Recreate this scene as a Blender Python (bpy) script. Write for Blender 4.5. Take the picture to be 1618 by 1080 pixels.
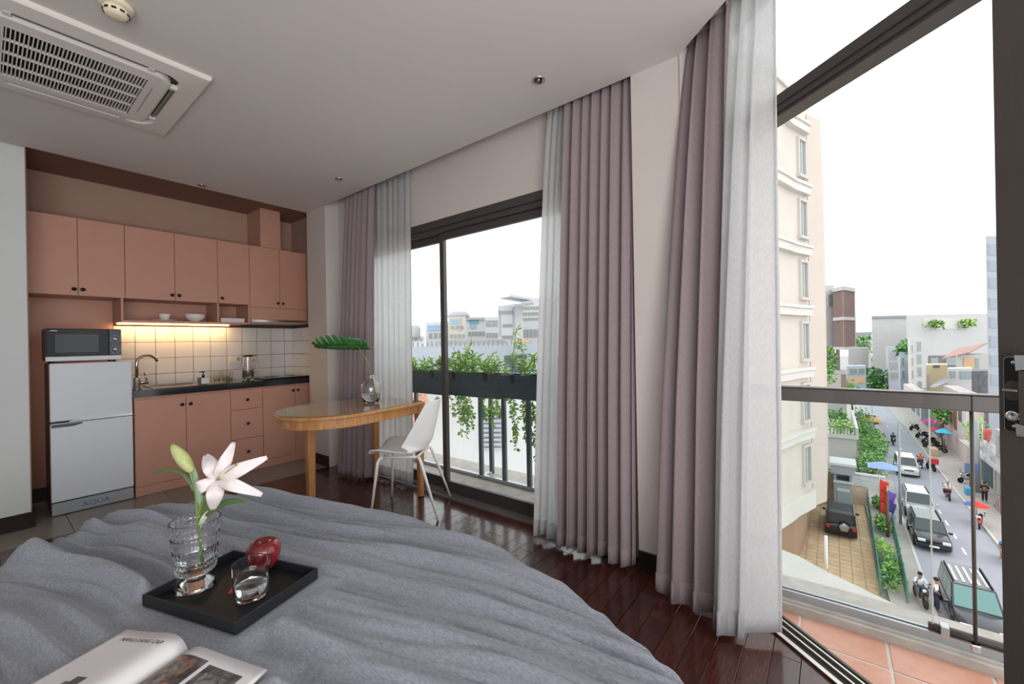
import bpy, math, random
from math import sin, cos, pi, radians, atan2, sqrt, hypot
from mathutils import Vector, Matrix, noise, Euler

for _o in list(bpy.data.objects):
    bpy.data.objects.remove(_o, do_unlink=True)
SC = bpy.context.scene
COL = SC.collection
random.seed(7)

# ---------------------------------------------------------------- camera, sky, exposure
H = 1.30
YAW = radians(37.8175)
ROLL = radians(1.03)
cam_data = bpy.data.cameras.new('camera')
cam_data.sensor_width = 36.0
cam_data.lens = 36.0 * 652.0 / 1618.0
cam_data.clip_start = 0.02
cam_data.clip_end = 2000
cam = bpy.data.objects.new('camera', cam_data)
COL.objects.link(cam)
R0 = Vector((sin(YAW), -cos(YAW), 0)); U0 = Vector((0, 0, 1)); F0 = Vector((cos(YAW), sin(YAW), 0))
_r = R0 * cos(ROLL) - U0 * sin(ROLL)
_u = R0 * sin(ROLL) + U0 * cos(ROLL)
_m = Matrix.Identity(4)
for i in range(3):
    _m[i][0] = _r[i]; _m[i][1] = _u[i]; _m[i][2] = -F0[i]
_m[2][3] = H
cam.matrix_world = _m
SC.camera = cam

world = bpy.data.worlds.new('overcast_sky')
SC.world = world
world.use_nodes = True
_bg = world.node_tree.nodes['Background']
_bg.inputs[0].default_value = (0.955, 0.975, 1.0, 1)
_bg.inputs[1].default_value = 1.35
SC.view_settings.view_transform = 'Standard'
SC.view_settings.look = 'None'
SC.view_settings.gamma = 1.0
SC.view_settings.use_curve_mapping = False
SC.view_settings.exposure = 0.75

def area_light(name, loc, target, sx, sy, power, col=(1, 1, 1)):
    l = bpy.data.lights.new(name, 'AREA')
    l.shape = 'RECTANGLE'; l.size = sx; l.size_y = sy; l.energy = power; l.color = col
    o = bpy.data.objects.new(name, l); COL.objects.link(o)
    o.location = loc
    o.rotation_euler = (Vector(target) - Vector(loc)).to_track_quat('-Z', 'Y').to_euler()
    return o
area_light('added_room_fill', (-1.0, -1.3, 0.9), (1.0, 2.2, 2.79), 2.6, 2.0, 66, (1.0, 0.97, 0.95))  # added lamp, unseen behind the camera, to brighten the ceiling and room

# ---------------------------------------------------------------- helpers
def c(hexs):
    h = hexs.lstrip('#')
    out = []
    for k in (0, 2, 4):
        s = int(h[k:k + 2], 16) / 255
        out.append(s / 12.92 if s <= 0.04045 else ((s + 0.055) / 1.055) ** 2.4)
    return (*out, 1)

def at(px, py, dep):
    """a point of the street at a given distance, read off the photograph"""
    x = (px - 809) / 652; y = (py - 540) / 652
    u = x * cos(ROLL) - y * sin(ROLL); v = x * sin(ROLL) + y * cos(ROLL)
    p = (F0 + R0 * u - U0 * v) * dep
    return Vector((p.x, p.y, p.z + H))

def on(px, py, z):
    x = (px - 809) / 652; y = (py - 540) / 652
    v = x * sin(ROLL) + y * cos(ROLL)
    return at(px, py, (H - z) / v)

MATS = {}
def mat(name, col, rough=0.5, metal=0.0, spec=0.5, noise_amt=0.0, noise_scale=20.0, bump=0.0, bump_scale=60.0,
        col2=None, stretch=None, trans=0.0, ior=1.45, coat=0.0, emit=None, emit_s=0.0, sheen=0.0, rnd=0.0, sss=0.0):
    m = bpy.data.materials.new(name); m.use_nodes = True
    nt = m.node_tree; b = nt.nodes['Principled BSDF']
    col = c(col) if isinstance(col, str) else col
    b.inputs['Base Color'].default_value = col
    b.inputs['Roughness'].default_value = rough
    b.inputs['Metallic'].default_value = metal
    b.inputs['Specular IOR Level'].default_value = spec
    b.inputs['Transmission Weight'].default_value = trans
    b.inputs['IOR'].default_value = ior
    b.inputs['Coat Weight'].default_value = coat
    b.inputs['Sheen Weight'].default_value = sheen
    if emit:
        b.inputs['Emission Color'].default_value = c(emit)
        b.inputs['Emission Strength'].default_value = emit_s
    if noise_amt > 0 or bump > 0 or col2 or rnd > 0:
        tc = nt.nodes.new('ShaderNodeTexCoord')
        src = tc.outputs['Object']
        if stretch:
            mp = nt.nodes.new('ShaderNodeMapping'); mp.inputs['Scale'].default_value = stretch
            nt.links.new(src, mp.inputs[0]); src = mp.outputs[0]
        last = None
        if noise_amt > 0 or col2:
            n = nt.nodes.new('ShaderNodeTexNoise'); n.inputs['Scale'].default_value = noise_scale
            n.inputs['Detail'].default_value = 5; n.inputs['Roughness'].default_value = 0.6
            nt.links.new(src, n.inputs['Vector'])
            r = nt.nodes.new('ShaderNodeValToRGB')
            if col2:
                c2 = c(col2) if isinstance(col2, str) else col2
                r.color_ramp.elements[0].position = 0.35; r.color_ramp.elements[1].position = 0.68
                r.color_ramp.elements[0].color = col; r.color_ramp.elements[1].color = c2
            else:
                k0, k1 = 1 - noise_amt, 1 + noise_amt
                r.color_ramp.elements[0].position = 0.3; r.color_ramp.elements[1].position = 0.7
                r.color_ramp.elements[0].color = (col[0] * k0, col[1] * k0, col[2] * k0, 1)
                r.color_ramp.elements[1].color = (min(1, col[0] * k1), min(1, col[1] * k1), min(1, col[2] * k1), 1)
            nt.links.new(n.outputs[0], r.inputs[0]); last = r.outputs[0]
            nt.links.new(last, b.inputs['Base Color'])
        if rnd > 0:
            oi = nt.nodes.new('ShaderNodeObjectInfo')
            hs = nt.nodes.new('ShaderNodeHueSaturation')
            mr = nt.nodes.new('ShaderNodeMapRange')
            mr.inputs[3].default_value = 1 - rnd; mr.inputs[4].default_value = 1 + rnd
            nt.links.new(oi.outputs['Random'], mr.inputs[0]); nt.links.new(mr.outputs[0], hs.inputs['Value'])
            if last: nt.links.new(last, hs.inputs['Color'])
            else: hs.inputs['Color'].default_value = col
            nt.links.new(hs.outputs[0], b.inputs['Base Color'])
        if bump > 0:
            n2 = nt.nodes.new('ShaderNodeTexNoise'); n2.inputs['Scale'].default_value = bump_scale
            n2.inputs['Detail'].default_value = 4
            nt.links.new(src, n2.inputs['Vector'])
            bp = nt.nodes.new('ShaderNodeBump'); bp.inputs['Strength'].default_value = bump; bp.inputs['Distance'].default_value = 0.01
            nt.links.new(n2.outputs[0], bp.inputs['Height']); nt.links.new(bp.outputs[0], b.inputs['Normal'])
    MATS[name] = m
    return m

def pane_mat(name, tint=(1, 1, 1, 1), refl=0.05):
    """thin flat glass: lets light straight through with a faint mirror image"""
    m = bpy.data.materials.new(name); m.use_nodes = True
    nt = m.node_tree; nt.nodes.clear()
    o = nt.nodes.new('ShaderNodeOutputMaterial'); mx = nt.nodes.new('ShaderNodeMixShader')
    t = nt.nodes.new('ShaderNodeBsdfTransparent'); g = nt.nodes.new('ShaderNodeBsdfGlossy')
    f = nt.nodes.new('ShaderNodeFresnel'); f.inputs[0].default_value = 1.3
    ml = nt.nodes.new('ShaderNodeMath'); ml.operation = 'MULTIPLY'; ml.inputs[1].default_value = refl / 0.05
    ge = nt.nodes.new('ShaderNodeNewGeometry'); fr = nt.nodes.new('ShaderNodeMath'); fr.operation = 'SUBTRACT'; fr.inputs[0].default_value = 1
    nt.links.new(ge.outputs['Backfacing'], fr.inputs[1])
    m2 = nt.nodes.new('ShaderNodeMath'); m2.operation = 'MULTIPLY'; nt.links.new(f.outputs[0], m2.inputs[0]); nt.links.new(fr.outputs[0], m2.inputs[1])
    nt.links.new(m2.outputs[0], ml.inputs[0])
    t.inputs[0].default_value = tint; g.inputs[0].default_value = (1, 1, 1, 1); g.inputs[1].default_value = 0.02
    nt.links.new(ml.outputs[0], mx.inputs[0]); nt.links.new(t.outputs[0], mx.inputs[1]); nt.links.new(g.outputs[0], mx.inputs[2])
    nt.links.new(mx.outputs[0], o.inputs[0])
    return m

def cloth_mat(name, col, transl=0.3, transp=0.0, weave=900.0, bump=0.08):
    """woven cloth: diffuse + light through the weave + open weave"""
    m = bpy.data.materials.new(name); m.use_nodes = True
    nt = m.node_tree; nt.nodes.clear()
    o = nt.nodes.new('ShaderNodeOutputMaterial')
    d = nt.nodes.new('ShaderNodeBsdfDiffuse'); t = nt.nodes.new('ShaderNodeBsdfTranslucent')
    col = c(col)
    tc = nt.nodes.new('ShaderNodeTexCoord'); n = nt.nodes.new('ShaderNodeTexNoise')
    n.inputs['Scale'].default_value = 240; n.inputs['Detail'].default_value = 3
    mp = nt.nodes.new('ShaderNodeMapping'); mp.inputs['Scale'].default_value = (1, 1, 0.25)
    nt.links.new(tc.outputs['Object'], mp.inputs[0]); nt.links.new(mp.outputs[0], n.inputs['Vector'])
    r = nt.nodes.new('ShaderNodeValToRGB')
    r.color_ramp.elements[0].position = .3; r.color_ramp.elements[1].position = .7
    r.color_ramp.elements[0].color = tuple(k * .93 for k in col[:3]) + (1,)
    r.color_ramp.elements[1].color = tuple(min(1, k * 1.07) for k in col[:3]) + (1,)
    nt.links.new(n.outputs[0], r.inputs[0])
    nt.links.new(r.outputs[0], d.inputs[0]); nt.links.new(r.outputs[0], t.inputs[0])
    mx = nt.nodes.new('ShaderNodeMixShader'); mx.inputs[0].default_value = transl
    nt.links.new(d.outputs[0], mx.inputs[1]); nt.links.new(t.outputs[0], mx.inputs[2])
    out = mx.outputs[0]
    if transp > 0:
        tp = nt.nodes.new('ShaderNodeBsdfTransparent'); m2 = nt.nodes.new('ShaderNodeMixShader'); m2.inputs[0].default_value = transp
        nt.links.new(out, m2.inputs[1]); nt.links.new(tp.outputs[0], m2.inputs[2]); out = m2.outputs[0]
    nt.links.new(out, o.inputs[0])
    return m

class MB:
    """collects simple shapes into one mesh"""
    def __init__(s):
        s.v = []; s.f = []; s.sm = []; s.mi = []
    def add(s, vs, fs, smooth=False, mi=0):
        n = len(s.v)
        s.v += [tuple(p) for p in vs]
        for f in fs:
            s.f.append(tuple(i + n for i in f)); s.sm.append(smooth); s.mi.append(mi)
        return s
    def box(s, x0, x1, y0, y1, z0, z1, mi=0, M=None):
        vs = [Vector(p) for p in ((x0, y0, z0), (x1, y0, z0), (x1, y1, z0), (x0, y1, z0), (x0, y0, z1), (x1, y0, z1), (x1, y1, z1), (x0, y1, z1))]
        if M: vs = [M @ p for p in vs]
        return s.add(vs, [(0, 3, 2, 1), (4, 5, 6, 7), (0, 1, 5, 4), (1, 2, 6, 5), (2, 3, 7, 6), (3, 0, 4, 7)], False, mi)
    def bar(s, p0, p1, w, h, up=(0, 0, 1), mi=0):
        p0 = Vector(p0); p1 = Vector(p1); d = p1 - p0; L = d.length; d.normalize()
        up = Vector(up)
        if abs(d.dot(up)) > .99: up = Vector((1, 0, 0))
        sd = d.cross(up).normalized(); u = sd.cross(d)
        M = Matrix(((d.x, sd.x, u.x, p0.x), (d.y, sd.y, u.y, p0.y), (d.z, sd.z, u.z, p0.z), (0, 0, 0, 1)))
        return s.box(0, L, -w / 2, w / 2, -h / 2, h / 2, mi, M)
    def tube(s, pts, r, n=8, caps=True, mi=0):
        pts = [Vector(p) for p in pts]; k = len(pts)
        rs = r if isinstance(r, (list, tuple)) else [r] * k
        prev = None; vs = []
        for i, p in enumerate(pts):
            d = (pts[min(i + 1, k - 1)] - pts[max(i - 1, 0)]).normalized()
            if prev is None:
                a = Vector((0, 0, 1)) if abs(d.z) < .9 else Vector((1, 0, 0))
                a = (a - d * a.dot(d)).normalized()
            else:
                a = (prev - d * prev.dot(d)).normalized()
            prev = a; b = d.cross(a)
            for j in range(n):
                t = 2 * pi * j / n
                vs.append(p + (a * cos(t) + b * sin(t)) * rs[i])
        fs = [(i * n + j, i * n + (j + 1) % n, (i + 1) * n + (j + 1) % n, (i + 1) * n + j) for i in range(k - 1) for j in range(n)]
        s.add(vs, fs, True, mi)
        if caps:
            m = len(s.v) - len(vs)
            s.f.append(tuple(m + j for j in reversed(range(n)))); s.sm.append(False); s.mi.append(mi)
            s.f.append(tuple(m + (k - 1) * n + j for j in range(n))); s.sm.append(False); s.mi.append(mi)
        return s
    def lathe(s, cx, cy, prof, n=24, z0=0.0, mi=0, smooth=True, axis=None, org=None, rmod=None):
        vs = []; k = len(prof)
        for (r, z) in prof:
            for j in range(n):
                t = 2 * pi * j / n
                rr = r * (rmod(t, z) if rmod else 1)
                vs.append(Vector((cx + rr * cos(t), cy + rr * sin(t), z + z0)))
        if axis is not None:
            q = Vector((0, 0, 1)).rotation_difference(Vector(axis)); o = Vector(org)
            vs = [q @ p + o for p in vs]
        fs = [(i * n + j, i * n + (j + 1) % n, (i + 1) * n + (j + 1) % n, (i + 1) * n + j) for i in range(k - 1) for j in range(n)]
        base = len(s.v)
        s.add(vs, fs, smooth, mi)
        if prof[0][0] > 1e-6:
            s.f.append(tuple(base + j for j in reversed(range(n)))); s.sm.append(False); s.mi.append(mi)
        if prof[-1][0] > 1e-6:
            s.f.append(tuple(base + (k - 1) * n + j for j in range(n))); s.sm.append(False); s.mi.append(mi)
        return s
    def cyl(s, p0, p1, r0, r1=None, n=14, mi=0):
        return s.tube([p0, p1], [r0, r0 if r1 is None else r1], n, True, mi)
    def prism(s, poly, z0, z1, mi=0, M=None):
        n = len(poly)
        area = sum(poly[i][0] * poly[(i + 1) % n][1] - poly[(i + 1) % n][0] * poly[i][1] for i in range(n))
        if area < 0: poly = poly[::-1]
        vs = [Vector((p[0], p[1], z0)) for p in poly] + [Vector((p[0], p[1], z1)) for p in poly]
        if M: vs = [M @ p for p in vs]
        fs = [tuple(reversed(range(n))), tuple(range(n, 2 * n))] + [(i, (i + 1) % n, n + (i + 1) % n, n + i) for i in range(n)]
        return s.add(vs, fs, False, mi)
    def ball(s, p, r, n=12, k=8, sx=1, sy=1, sz=1, mi=0):
        p = Vector(p); vs = [p + Vector((0, 0, -r * sz))]; fs = []
        for i in range(1, k):
            a = -pi / 2 + pi * i / k
            for j in range(n):
                t = 2 * pi * j / n
                vs.append(p + Vector((r * sx * cos(a) * cos(t), r * sy * cos(a) * sin(t), r * sz * sin(a))))
        vs.append(p + Vector((0, 0, r * sz)))
        for j in range(n):
            fs.append((0, 1 + (j + 1) % n, 1 + j))
            fs.append((len(vs) - 1, 1 + (k - 2) * n + j, 1 + (k - 2) * n + (j + 1) % n))
        for i in range(k - 2):
            for j in range(n):
                fs.append((1 + i * n + j, 1 + i * n + (j + 1) % n, 1 + (i + 1) * n + (j + 1) % n, 1 + (i + 1) * n + j))
        return s.add(vs, fs, True, mi)
    def grid(s, fn, nu, nv, smooth=True, mi=0, wrap=False):
        vs = [fn(i / nu, j / nv) for j in range(nv + 1) for i in range(nu + 1)]
        w = nu + 1
        fs = [(j * w + i, j * w + i + 1, (j + 1) * w + i + 1, (j + 1) * w + i) for j in range(nv) for i in range(nu)]
        return s.add(vs, fs, smooth, mi)
    def quad(s, a, b, d, e, mi=0):
        return s.add([a, b, d, e], [(0, 1, 2, 3)], False, mi)

def clip(poly, n, d):
    """keep the side where p.n >= d"""
    out = []
    for i in range(len(poly)):
        a, b = poly[i], poly[(i + 1) % len(poly)]
        fa, fb = a[0] * n[0] + a[1] * n[1] - d, b[0] * n[0] + b[1] * n[1] - d
        if fa >= 0: out.append(a)
        if fa * fb < 0:
            f = fa / (fa - fb); out.append((a[0] + (b[0] - a[0]) * f, a[1] + (b[1] - a[1]) * f))
    return out

WORLDM = {}
def wm(o):
    return WORLDM.get(o, Matrix.Identity(4)) if o else Matrix.Identity(4)
def tag(o, label=None, cat=None, group=None, kind=None):
    if label: o['label'] = label
    if cat: o['category'] = cat
    if group: o['group'] = group
    if kind: o['kind'] = kind
    return o
def part(name, mb, m, parent=None, bevel=0.0, seg=2, local=False, kind=None, loc=None, label=None, subsurf=0, solid=0.0):
    """link a mesh; coordinates are world ones unless local, and are moved into the parent's frame"""
    me = bpy.data.meshes.new(name)
    vs = mb.v
    M = wm(parent)
    org = Matrix.Translation(Vector(loc)) if loc is not None else Matrix.Identity(4)
    if not local:
        inv = (M @ org).inverted()
        vs = [tuple(inv @ Vector(p)) for p in vs]
    me.from_pydata(vs, [], mb.f); me.update()
    me.polygons.foreach_set('use_smooth', mb.sm)
    ms = m if isinstance(m, (list, tuple)) else [m]
    for k in ms: me.materials.append(k)
    if len(ms) > 1: me.polygons.foreach_set('material_index', mb.mi)
    o = bpy.data.objects.new(name, me); COL.objects.link(o)
    if parent: o.parent = parent
    if loc is not None: o.location = loc
    WORLDM[o] = M @ org
    if bevel > 0:
        b = o.modifiers.new('bevel', 'BEVEL'); b.width = bevel; b.segments = seg; b.limit_method = 'ANGLE'; b.angle_limit = radians(40)
        b.harden_normals = False
    if solid > 0:
        b = o.modifiers.new('solid', 'SOLIDIFY'); b.thickness = solid; b.offset = 0
    if subsurf > 0:
        b = o.modifiers.new('sub', 'SUBSURF'); b.levels = subsurf; b.render_levels = subsurf
    if kind: o['kind'] = kind
    if label: o['label'] = label
    return o
def thing(name, label, cat, loc=(0, 0, 0), rz=0.0, group=None):
    o = bpy.data.objects.new(name, None); COL.objects.link(o)
    o.empty_display_size = 0.1
    o.location = loc; o.rotation_euler = (0, 0, rz)
    WORLDM[o] = Matrix.Translation(Vector(loc)) @ Matrix.Rotation(rz, 4, 'Z')
    return tag(o, label, cat, group)
def single(name, mb, m, label, cat, group=None, loc=None, **k):
    o = part(name, mb, m, None, loc=loc, **k)
    return tag(o, label, cat, group)
def struct(name, mb, m, parent=None, **k):
    o = part(name, mb, m, parent, **k)
    if parent is None: o['kind'] = 'structure'
    return o
def again(o, name=None, parent=None, loc=None):
    d = o.copy(); COL.objects.link(d)
    if parent is not None: d.parent = parent
    if loc is not None: d.location = loc
    WORLDM[d] = wm(parent) @ Matrix.Translation(d.location)
    return d
def dup(root, loc, rz=None, label=None, group=None):
    r = root.copy(); COL.objects.link(r); r.location = loc
    if rz is not None: r.rotation_euler = (0, 0, rz)
    if label: r['label'] = label
    if group: r['group'] = group
    for ch in list(root.children):
        d = ch.copy(); COL.objects.link(d); d.parent = r
        for g in list(ch.children):
            e = g.copy(); COL.objects.link(e); e.parent = d
    return r
def text(s, name, m, parent, M, size, thick=0.0008, align='LEFT'):
    cu = bpy.data.curves.new(name, 'FONT'); cu.body = s; cu.size = size; cu.extrude = thick; cu.align_x = align; cu.resolution_u = 3
    o = bpy.data.objects.new(name + '_tmp', cu); COL.objects.link(o)
    bpy.context.view_layer.update()
    me = bpy.data.meshes.new_from_object(o.evaluated_get(bpy.context.evaluated_depsgraph_get()))
    bpy.data.objects.remove(o, do_unlink=True); bpy.data.curves.remove(cu)
    inv = wm(parent).inverted()
    me.transform(inv @ M); me.materials.clear(); me.materials.append(m)
    o = bpy.data.objects.new(name, me); COL.objects.link(o)
    if parent: o.parent = parent
    return o
def frame_M(o, x, y):
    x = Vector(x).normalized(); y = Vector(y); y = (y - x * x.dot(y)).normalized(); z = x.cross(y); o = Vector(o)
    return Matrix(((x.x, y.x, z.x, o.x), (x.y, y.y, z.y, o.y), (x.z, y.z, z.z, o.z), (0, 0, 0, 1)))

# ---------------------------------------------------------------- materials
WHITE_WALL = mat('wall_paint', '#c6beb9', .85, noise_amt=.02, noise_scale=3, bump=.05, bump_scale=180)
CEIL = mat('ceiling_paint', '#d3ccc8', .9, noise_amt=.015, noise_scale=2)
LEFT_WALL = mat('left_wall_paint', '#cfd2d2', .85, noise_amt=.02, noise_scale=3)
PINK = mat('pink_cabinet_paint', '#c3927e', .42, spec=.35, noise_amt=.03, noise_scale=6, bump=.02, bump_scale=300)
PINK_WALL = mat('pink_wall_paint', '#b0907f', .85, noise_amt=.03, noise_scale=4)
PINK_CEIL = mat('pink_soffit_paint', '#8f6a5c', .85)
BASEBOARD = mat('dark_baseboard', '#241515', .35, noise_amt=.2, noise_scale=12, stretch=(1, 1, 6))
FRAME = mat('bronze_aluminium', '#4f4a48', .38, metal=.35, spec=.5, noise_amt=.05, noise_scale=30, stretch=(8, 8, .3))
FRAME_D = mat('dark_aluminium', '#4d4743', .38, metal=.2, noise_amt=.06, noise_scale=40, stretch=(8, 8, .3))
STEEL = mat('brushed_steel', '#b9b4ac', .22, metal=1.0)
CHROME = mat('chrome', '#d8d8d8', .08, metal=1.0)
BLACK = mat('black_plastic', '#15161a', .3)
MATTE_BLACK = mat('matte_black', '#1c1d20', .45, noise_amt=.08, noise_scale=60)
WHITE_PL = mat('white_plastic', '#e4e2de', .4)
CREAM_PL = mat('cream_plastic', '#e3d8bd', .45)
GREY_PL = mat('grey_plastic', '#9fa3a6', .35, metal=.2)
SILVER = mat('silver_paint', '#d6dae2', .34, metal=.0, spec=.5, noise_amt=.015, noise_scale=3)
TILE = mat('glazed_tile', '#d3cfcc', .18, spec=.55, noise_amt=.02, noise_scale=4, rnd=.02)
GROUT = mat('dark_grout', '#553f38', .9)
GRANITE = mat('black_granite', '#25272a', .12, spec=.6, noise_amt=.45, noise_scale=160)
LED = mat('led_strip', '#fff0d0', .5, emit='#ffc878', emit_s=14.0)
PORCELAIN = mat('white_porcelain', '#e6e0da', .15, spec=.6)
GLASS = mat('clear_glass', '#ffffff', .02, trans=1.0, ior=1.46)
WATER = mat('water', '#f4fbff', .0, trans=1.0, ior=1.33)
PANE = pane_mat('window_glass', (.97, .985, .98, 1), .045)
RAILGLASS = pane_mat('railing_glass', (.93, .96, .955, 1), .07)
WOOD = mat('oak_veneer', '#a8703f', .32, spec=.5, col2='#c79660', noise_scale=9, stretch=(6, 1, 1), coat=.25)
WOODV = mat('oak_leg', '#a36d40', .34, col2='#bf8a56', noise_scale=9, stretch=(14, 14, .9), coat=.2)
PLANK = mat('mahogany_plank', '#2f1511', .2, spec=.6, col2='#52281d', noise_scale=5, stretch=(2.2, 22, 1), rnd=.28, coat=.25)
PLANK_GAP = mat('plank_joint', '#130908', .6)
KTILE = mat('grey_floor_tile', '#8d857b', .22, noise_amt=.05, noise_scale=5, rnd=.03)
KGROUT = mat('floor_grout', '#5b544e', .9)
TERRA = mat('terracotta_tile', '#b9826b', .55, col2='#c99f8d', noise_scale=4, bump=.06, bump_scale=40, rnd=.04)
CEMENT = mat('cement_kerb', '#a29c94', .9, col2='#b5b0a9', noise_scale=9, bump=.25, bump_scale=60)
MORTAR = mat('pale_mortar', '#c4b8aa', .95)
CURTAIN = cloth_mat('mauve_curtain_cloth', '#94868a', .06)
SHEER = cloth_mat('white_voile', '#dededf', .60, .22)
LINEN = mat('grey_linen', '#7b7f88', .95, col2='#979ba6', noise_scale=230, stretch=(1.0, .3, 1), bump=.3, bump_scale=520, sheen=.2)
SHEET = mat('white_sheet', '#dfe2e6', .9)
PAPER = mat('magazine_paper', '#d9d6d8', .35)
INK = mat('black_ink', '#26242a', .6)
APPLE = mat('red_apple_skin', '#5c0d14', .16, col2='#8a2a2a', noise_scale=7, stretch=(3, 3, .6), coat=.4)
STEMG = mat('green_stem', '#6f8a3c', .5)
LEAFG = mat('lily_leaf', '#4d6338', .5)
BUD = mat('lily_bud', '#8f9d55', .45, col2='#c2c58d', noise_scale=18)
PETAL = mat('lily_petal', '#d9cdce', .5, spec=.3, col2='#e6dddc', noise_scale=30)
MONST = mat('monstera_leaf', '#1f5a2c', .35, col2='#3f8a45', noise_scale=14)

# ================================================================ ROOM SHELL
DD = Vector((.656, .755, 0)).normalized(); DN = Vector((DD.y, -DD.x, 0)); D0 = Vector((2.125, .221, 0))
def dp(s, off=0.0, z=0.0):
    p = D0 + DD * s + DN * off
    return Vector((p.x, p.y, z))
def dpt(s, off=0.0):
    p = dp(s, off); return (p.x, p.y)
CH = 2.79
# floor slab under everything
m = MB(); m.prism([(-2.2, 5.5), (2.46, 5.5), (2.46, .45), dpt(.36, .03), dpt(-2.8, .03), (-2.2, -2.4)], -.25, -.012)
floor = struct('floor', m, PLANK_GAP)
# mahogany planks laid in a brick bond along x
PW, PL_ = .0975, .46
plank_src = {}
row = 0; yb = .604 - PW * 14
ROWS = []
y = yb
while y < 4.27:
    ROWS.append(y); y += PW
npl = 0
def clip_right(y0, y1):
    if y1 < .66:
        return max((D0 + DD * ((yy - D0.y) / DD.y)).x for yy in (y0, y1))
    return 2.385
for k, y0 in enumerate(ROWS):
    y1 = min(y0 + PW, 4.28)
    if y1 < -.55: continue
    xr = clip_right(y0, y1)
    xmin = 1.02 if y0 < 2.45 else -.3
    if y0 < .7: xmin = .55
    off = (k * .37) % 1.0
    i0 = math.floor((xmin) / PL_ - off)
    i = i0
    while True:
        xa = (i + off) * PL_; xb = xa + PL_
        if xa > xr - .03: break
        xa2, xb2 = max(xa, xmin), min(xb, xr)
        if xb2 - xa2 > .03 and y1 - y0 > .02:
            g = .0011
            dz = random.uniform(-.0006, .0006)
            if y1 < .70 and xb2 > xr - .16:
                pl = [(xa2 + g, y0 + g), (xb2 - g, y0 + g), (xb2 - g, y1 - g), (xa2 + g, y1 - g)]
                pl = clip(pl, (-DN.x, -DN.y), -(D0.dot(DN) - .001)); pl = clip(pl, (-1, 0), -2.385)
                if len(pl) >= 3:
                    mm = MB(); mm.prism(pl, -.012, 0); part('plank', mm, PLANK, floor, loc=(pl[0][0], pl[0][1], dz), bevel=.0007, seg=1); npl += 1
                i += 1; continue
            key = (round(xb2 - xa2, 4), round(y1 - y0, 4))
            if key in plank_src:
                o = again(plank_src[key], parent=floor, loc=(xa2, y0, dz))
            else:
                mm = MB(); mm.box(g, xb2 - xa2 - g, g, y1 - y0 - g, -.012, 0)
                o = part('plank', mm, PLANK, floor, local=True, loc=(xa2, y0, dz), bevel=.0007, seg=1)
                plank_src[key] = o
            npl += 1
        i += 1
# kitchen tiles
gt = MB(); gt.box(-2.0, 2.45, 4.285, 5.42, -.012, -.003)
kf = struct('floor_kitchen', gt, KGROUT)
src = None
for ix in range(-2, 5):
    for iy in range(2):
        xa = -.2 + .6 * ix - .6 + .6; ya = 4.285 + .57 * iy
        xb = min(xa + .6, 2.44); yb2 = min(ya + .57, 5.41)
        if xb <= xa: continue
        mm = MB(); mm.box(.0015, xb - xa - .0015, .0015, yb2 - ya - .0015, -.006, 0)
        part('tile', mm, KTILE, kf, local=True, loc=(xa, ya, 0), bevel=.001, seg=1)
m = MB(); m.box(.2, 2.27, 4.279, 4.287, -.01, .0015)
struct('trim_floor_edge', m, BASEBOARD)

# ceiling
m = MB()
e0 = (2.27, .622)
ced = lambda t: (2.262 - .656 * t, .612 - .755 * t)
m.prism([(-2.2, 4.64), (2.27, 4.64), (2.27, .622), ced(0.0), ced(2.9), (-2.2, -2.4)], CH, CH + .1)
struct('ceiling', m, CEIL)
m = MB(); m.prism([(-2.2, 4.66), (2.62, 4.66), (2.62, .74), dpt(.52, .06), dpt(-2.8, .06), (-2.2, -2.4)], CH + .1, CH + .2)
struct('ceiling_curtain_pocket', m, CEIL)
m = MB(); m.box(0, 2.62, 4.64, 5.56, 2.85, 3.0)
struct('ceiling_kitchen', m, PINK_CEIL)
# walls
m = MB(); m.box(-2.2, .215, 4.68, 5.56, -.2, 3.0)
struct('wall_left_pier', m, LEFT_WALL)
m = MB(); m.box(-2.35, -2.2, -2.4, 5.56, -.2, 3.0)
struct('wall_left', m, LEFT_WALL)
m = MB(); m.box(.2, 2.62, 5.40, 5.56, -.2, 2.86)
wk = struct('wall_kitchen', m, PINK_WALL)
m = MB(); m.box(.2155, .222, 4.70, 5.40, 0, 2.85)
struct('trim_alcove_left', m, PINK_WALL)
m = MB(); m.box(2.43, 2.62, 4.66, 5.40, -.2, 2.86)
wkr = struct('wall_kitchen_right', m, PINK_WALL)
m = MB(); m.box(2.27, 2.62, 4.26, 4.66, -.2, 2.9)
struct('wall_window_left_pier', m, WHITE_WALL)
m = MB()
m.box(2.42, 2.62, .88, 4.26, 2.36, 2.9)
m.box(2.42, 2.62, 3.95, 4.26, -.2, 2.36)
m.box(2.42, 2.62, .88, 1.12, -.2, 2.36)
struct('wall_window', m, WHITE_WALL)
m = MB(); m.prism([(2.27, .88), (2.27, .622), (2.262, .612), dpt(.385, 0), (2.62, .66), (2.62, .88)], -.2, 2.9)
struct('wall_window_right_pier', m, WHITE_WALL)
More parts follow.
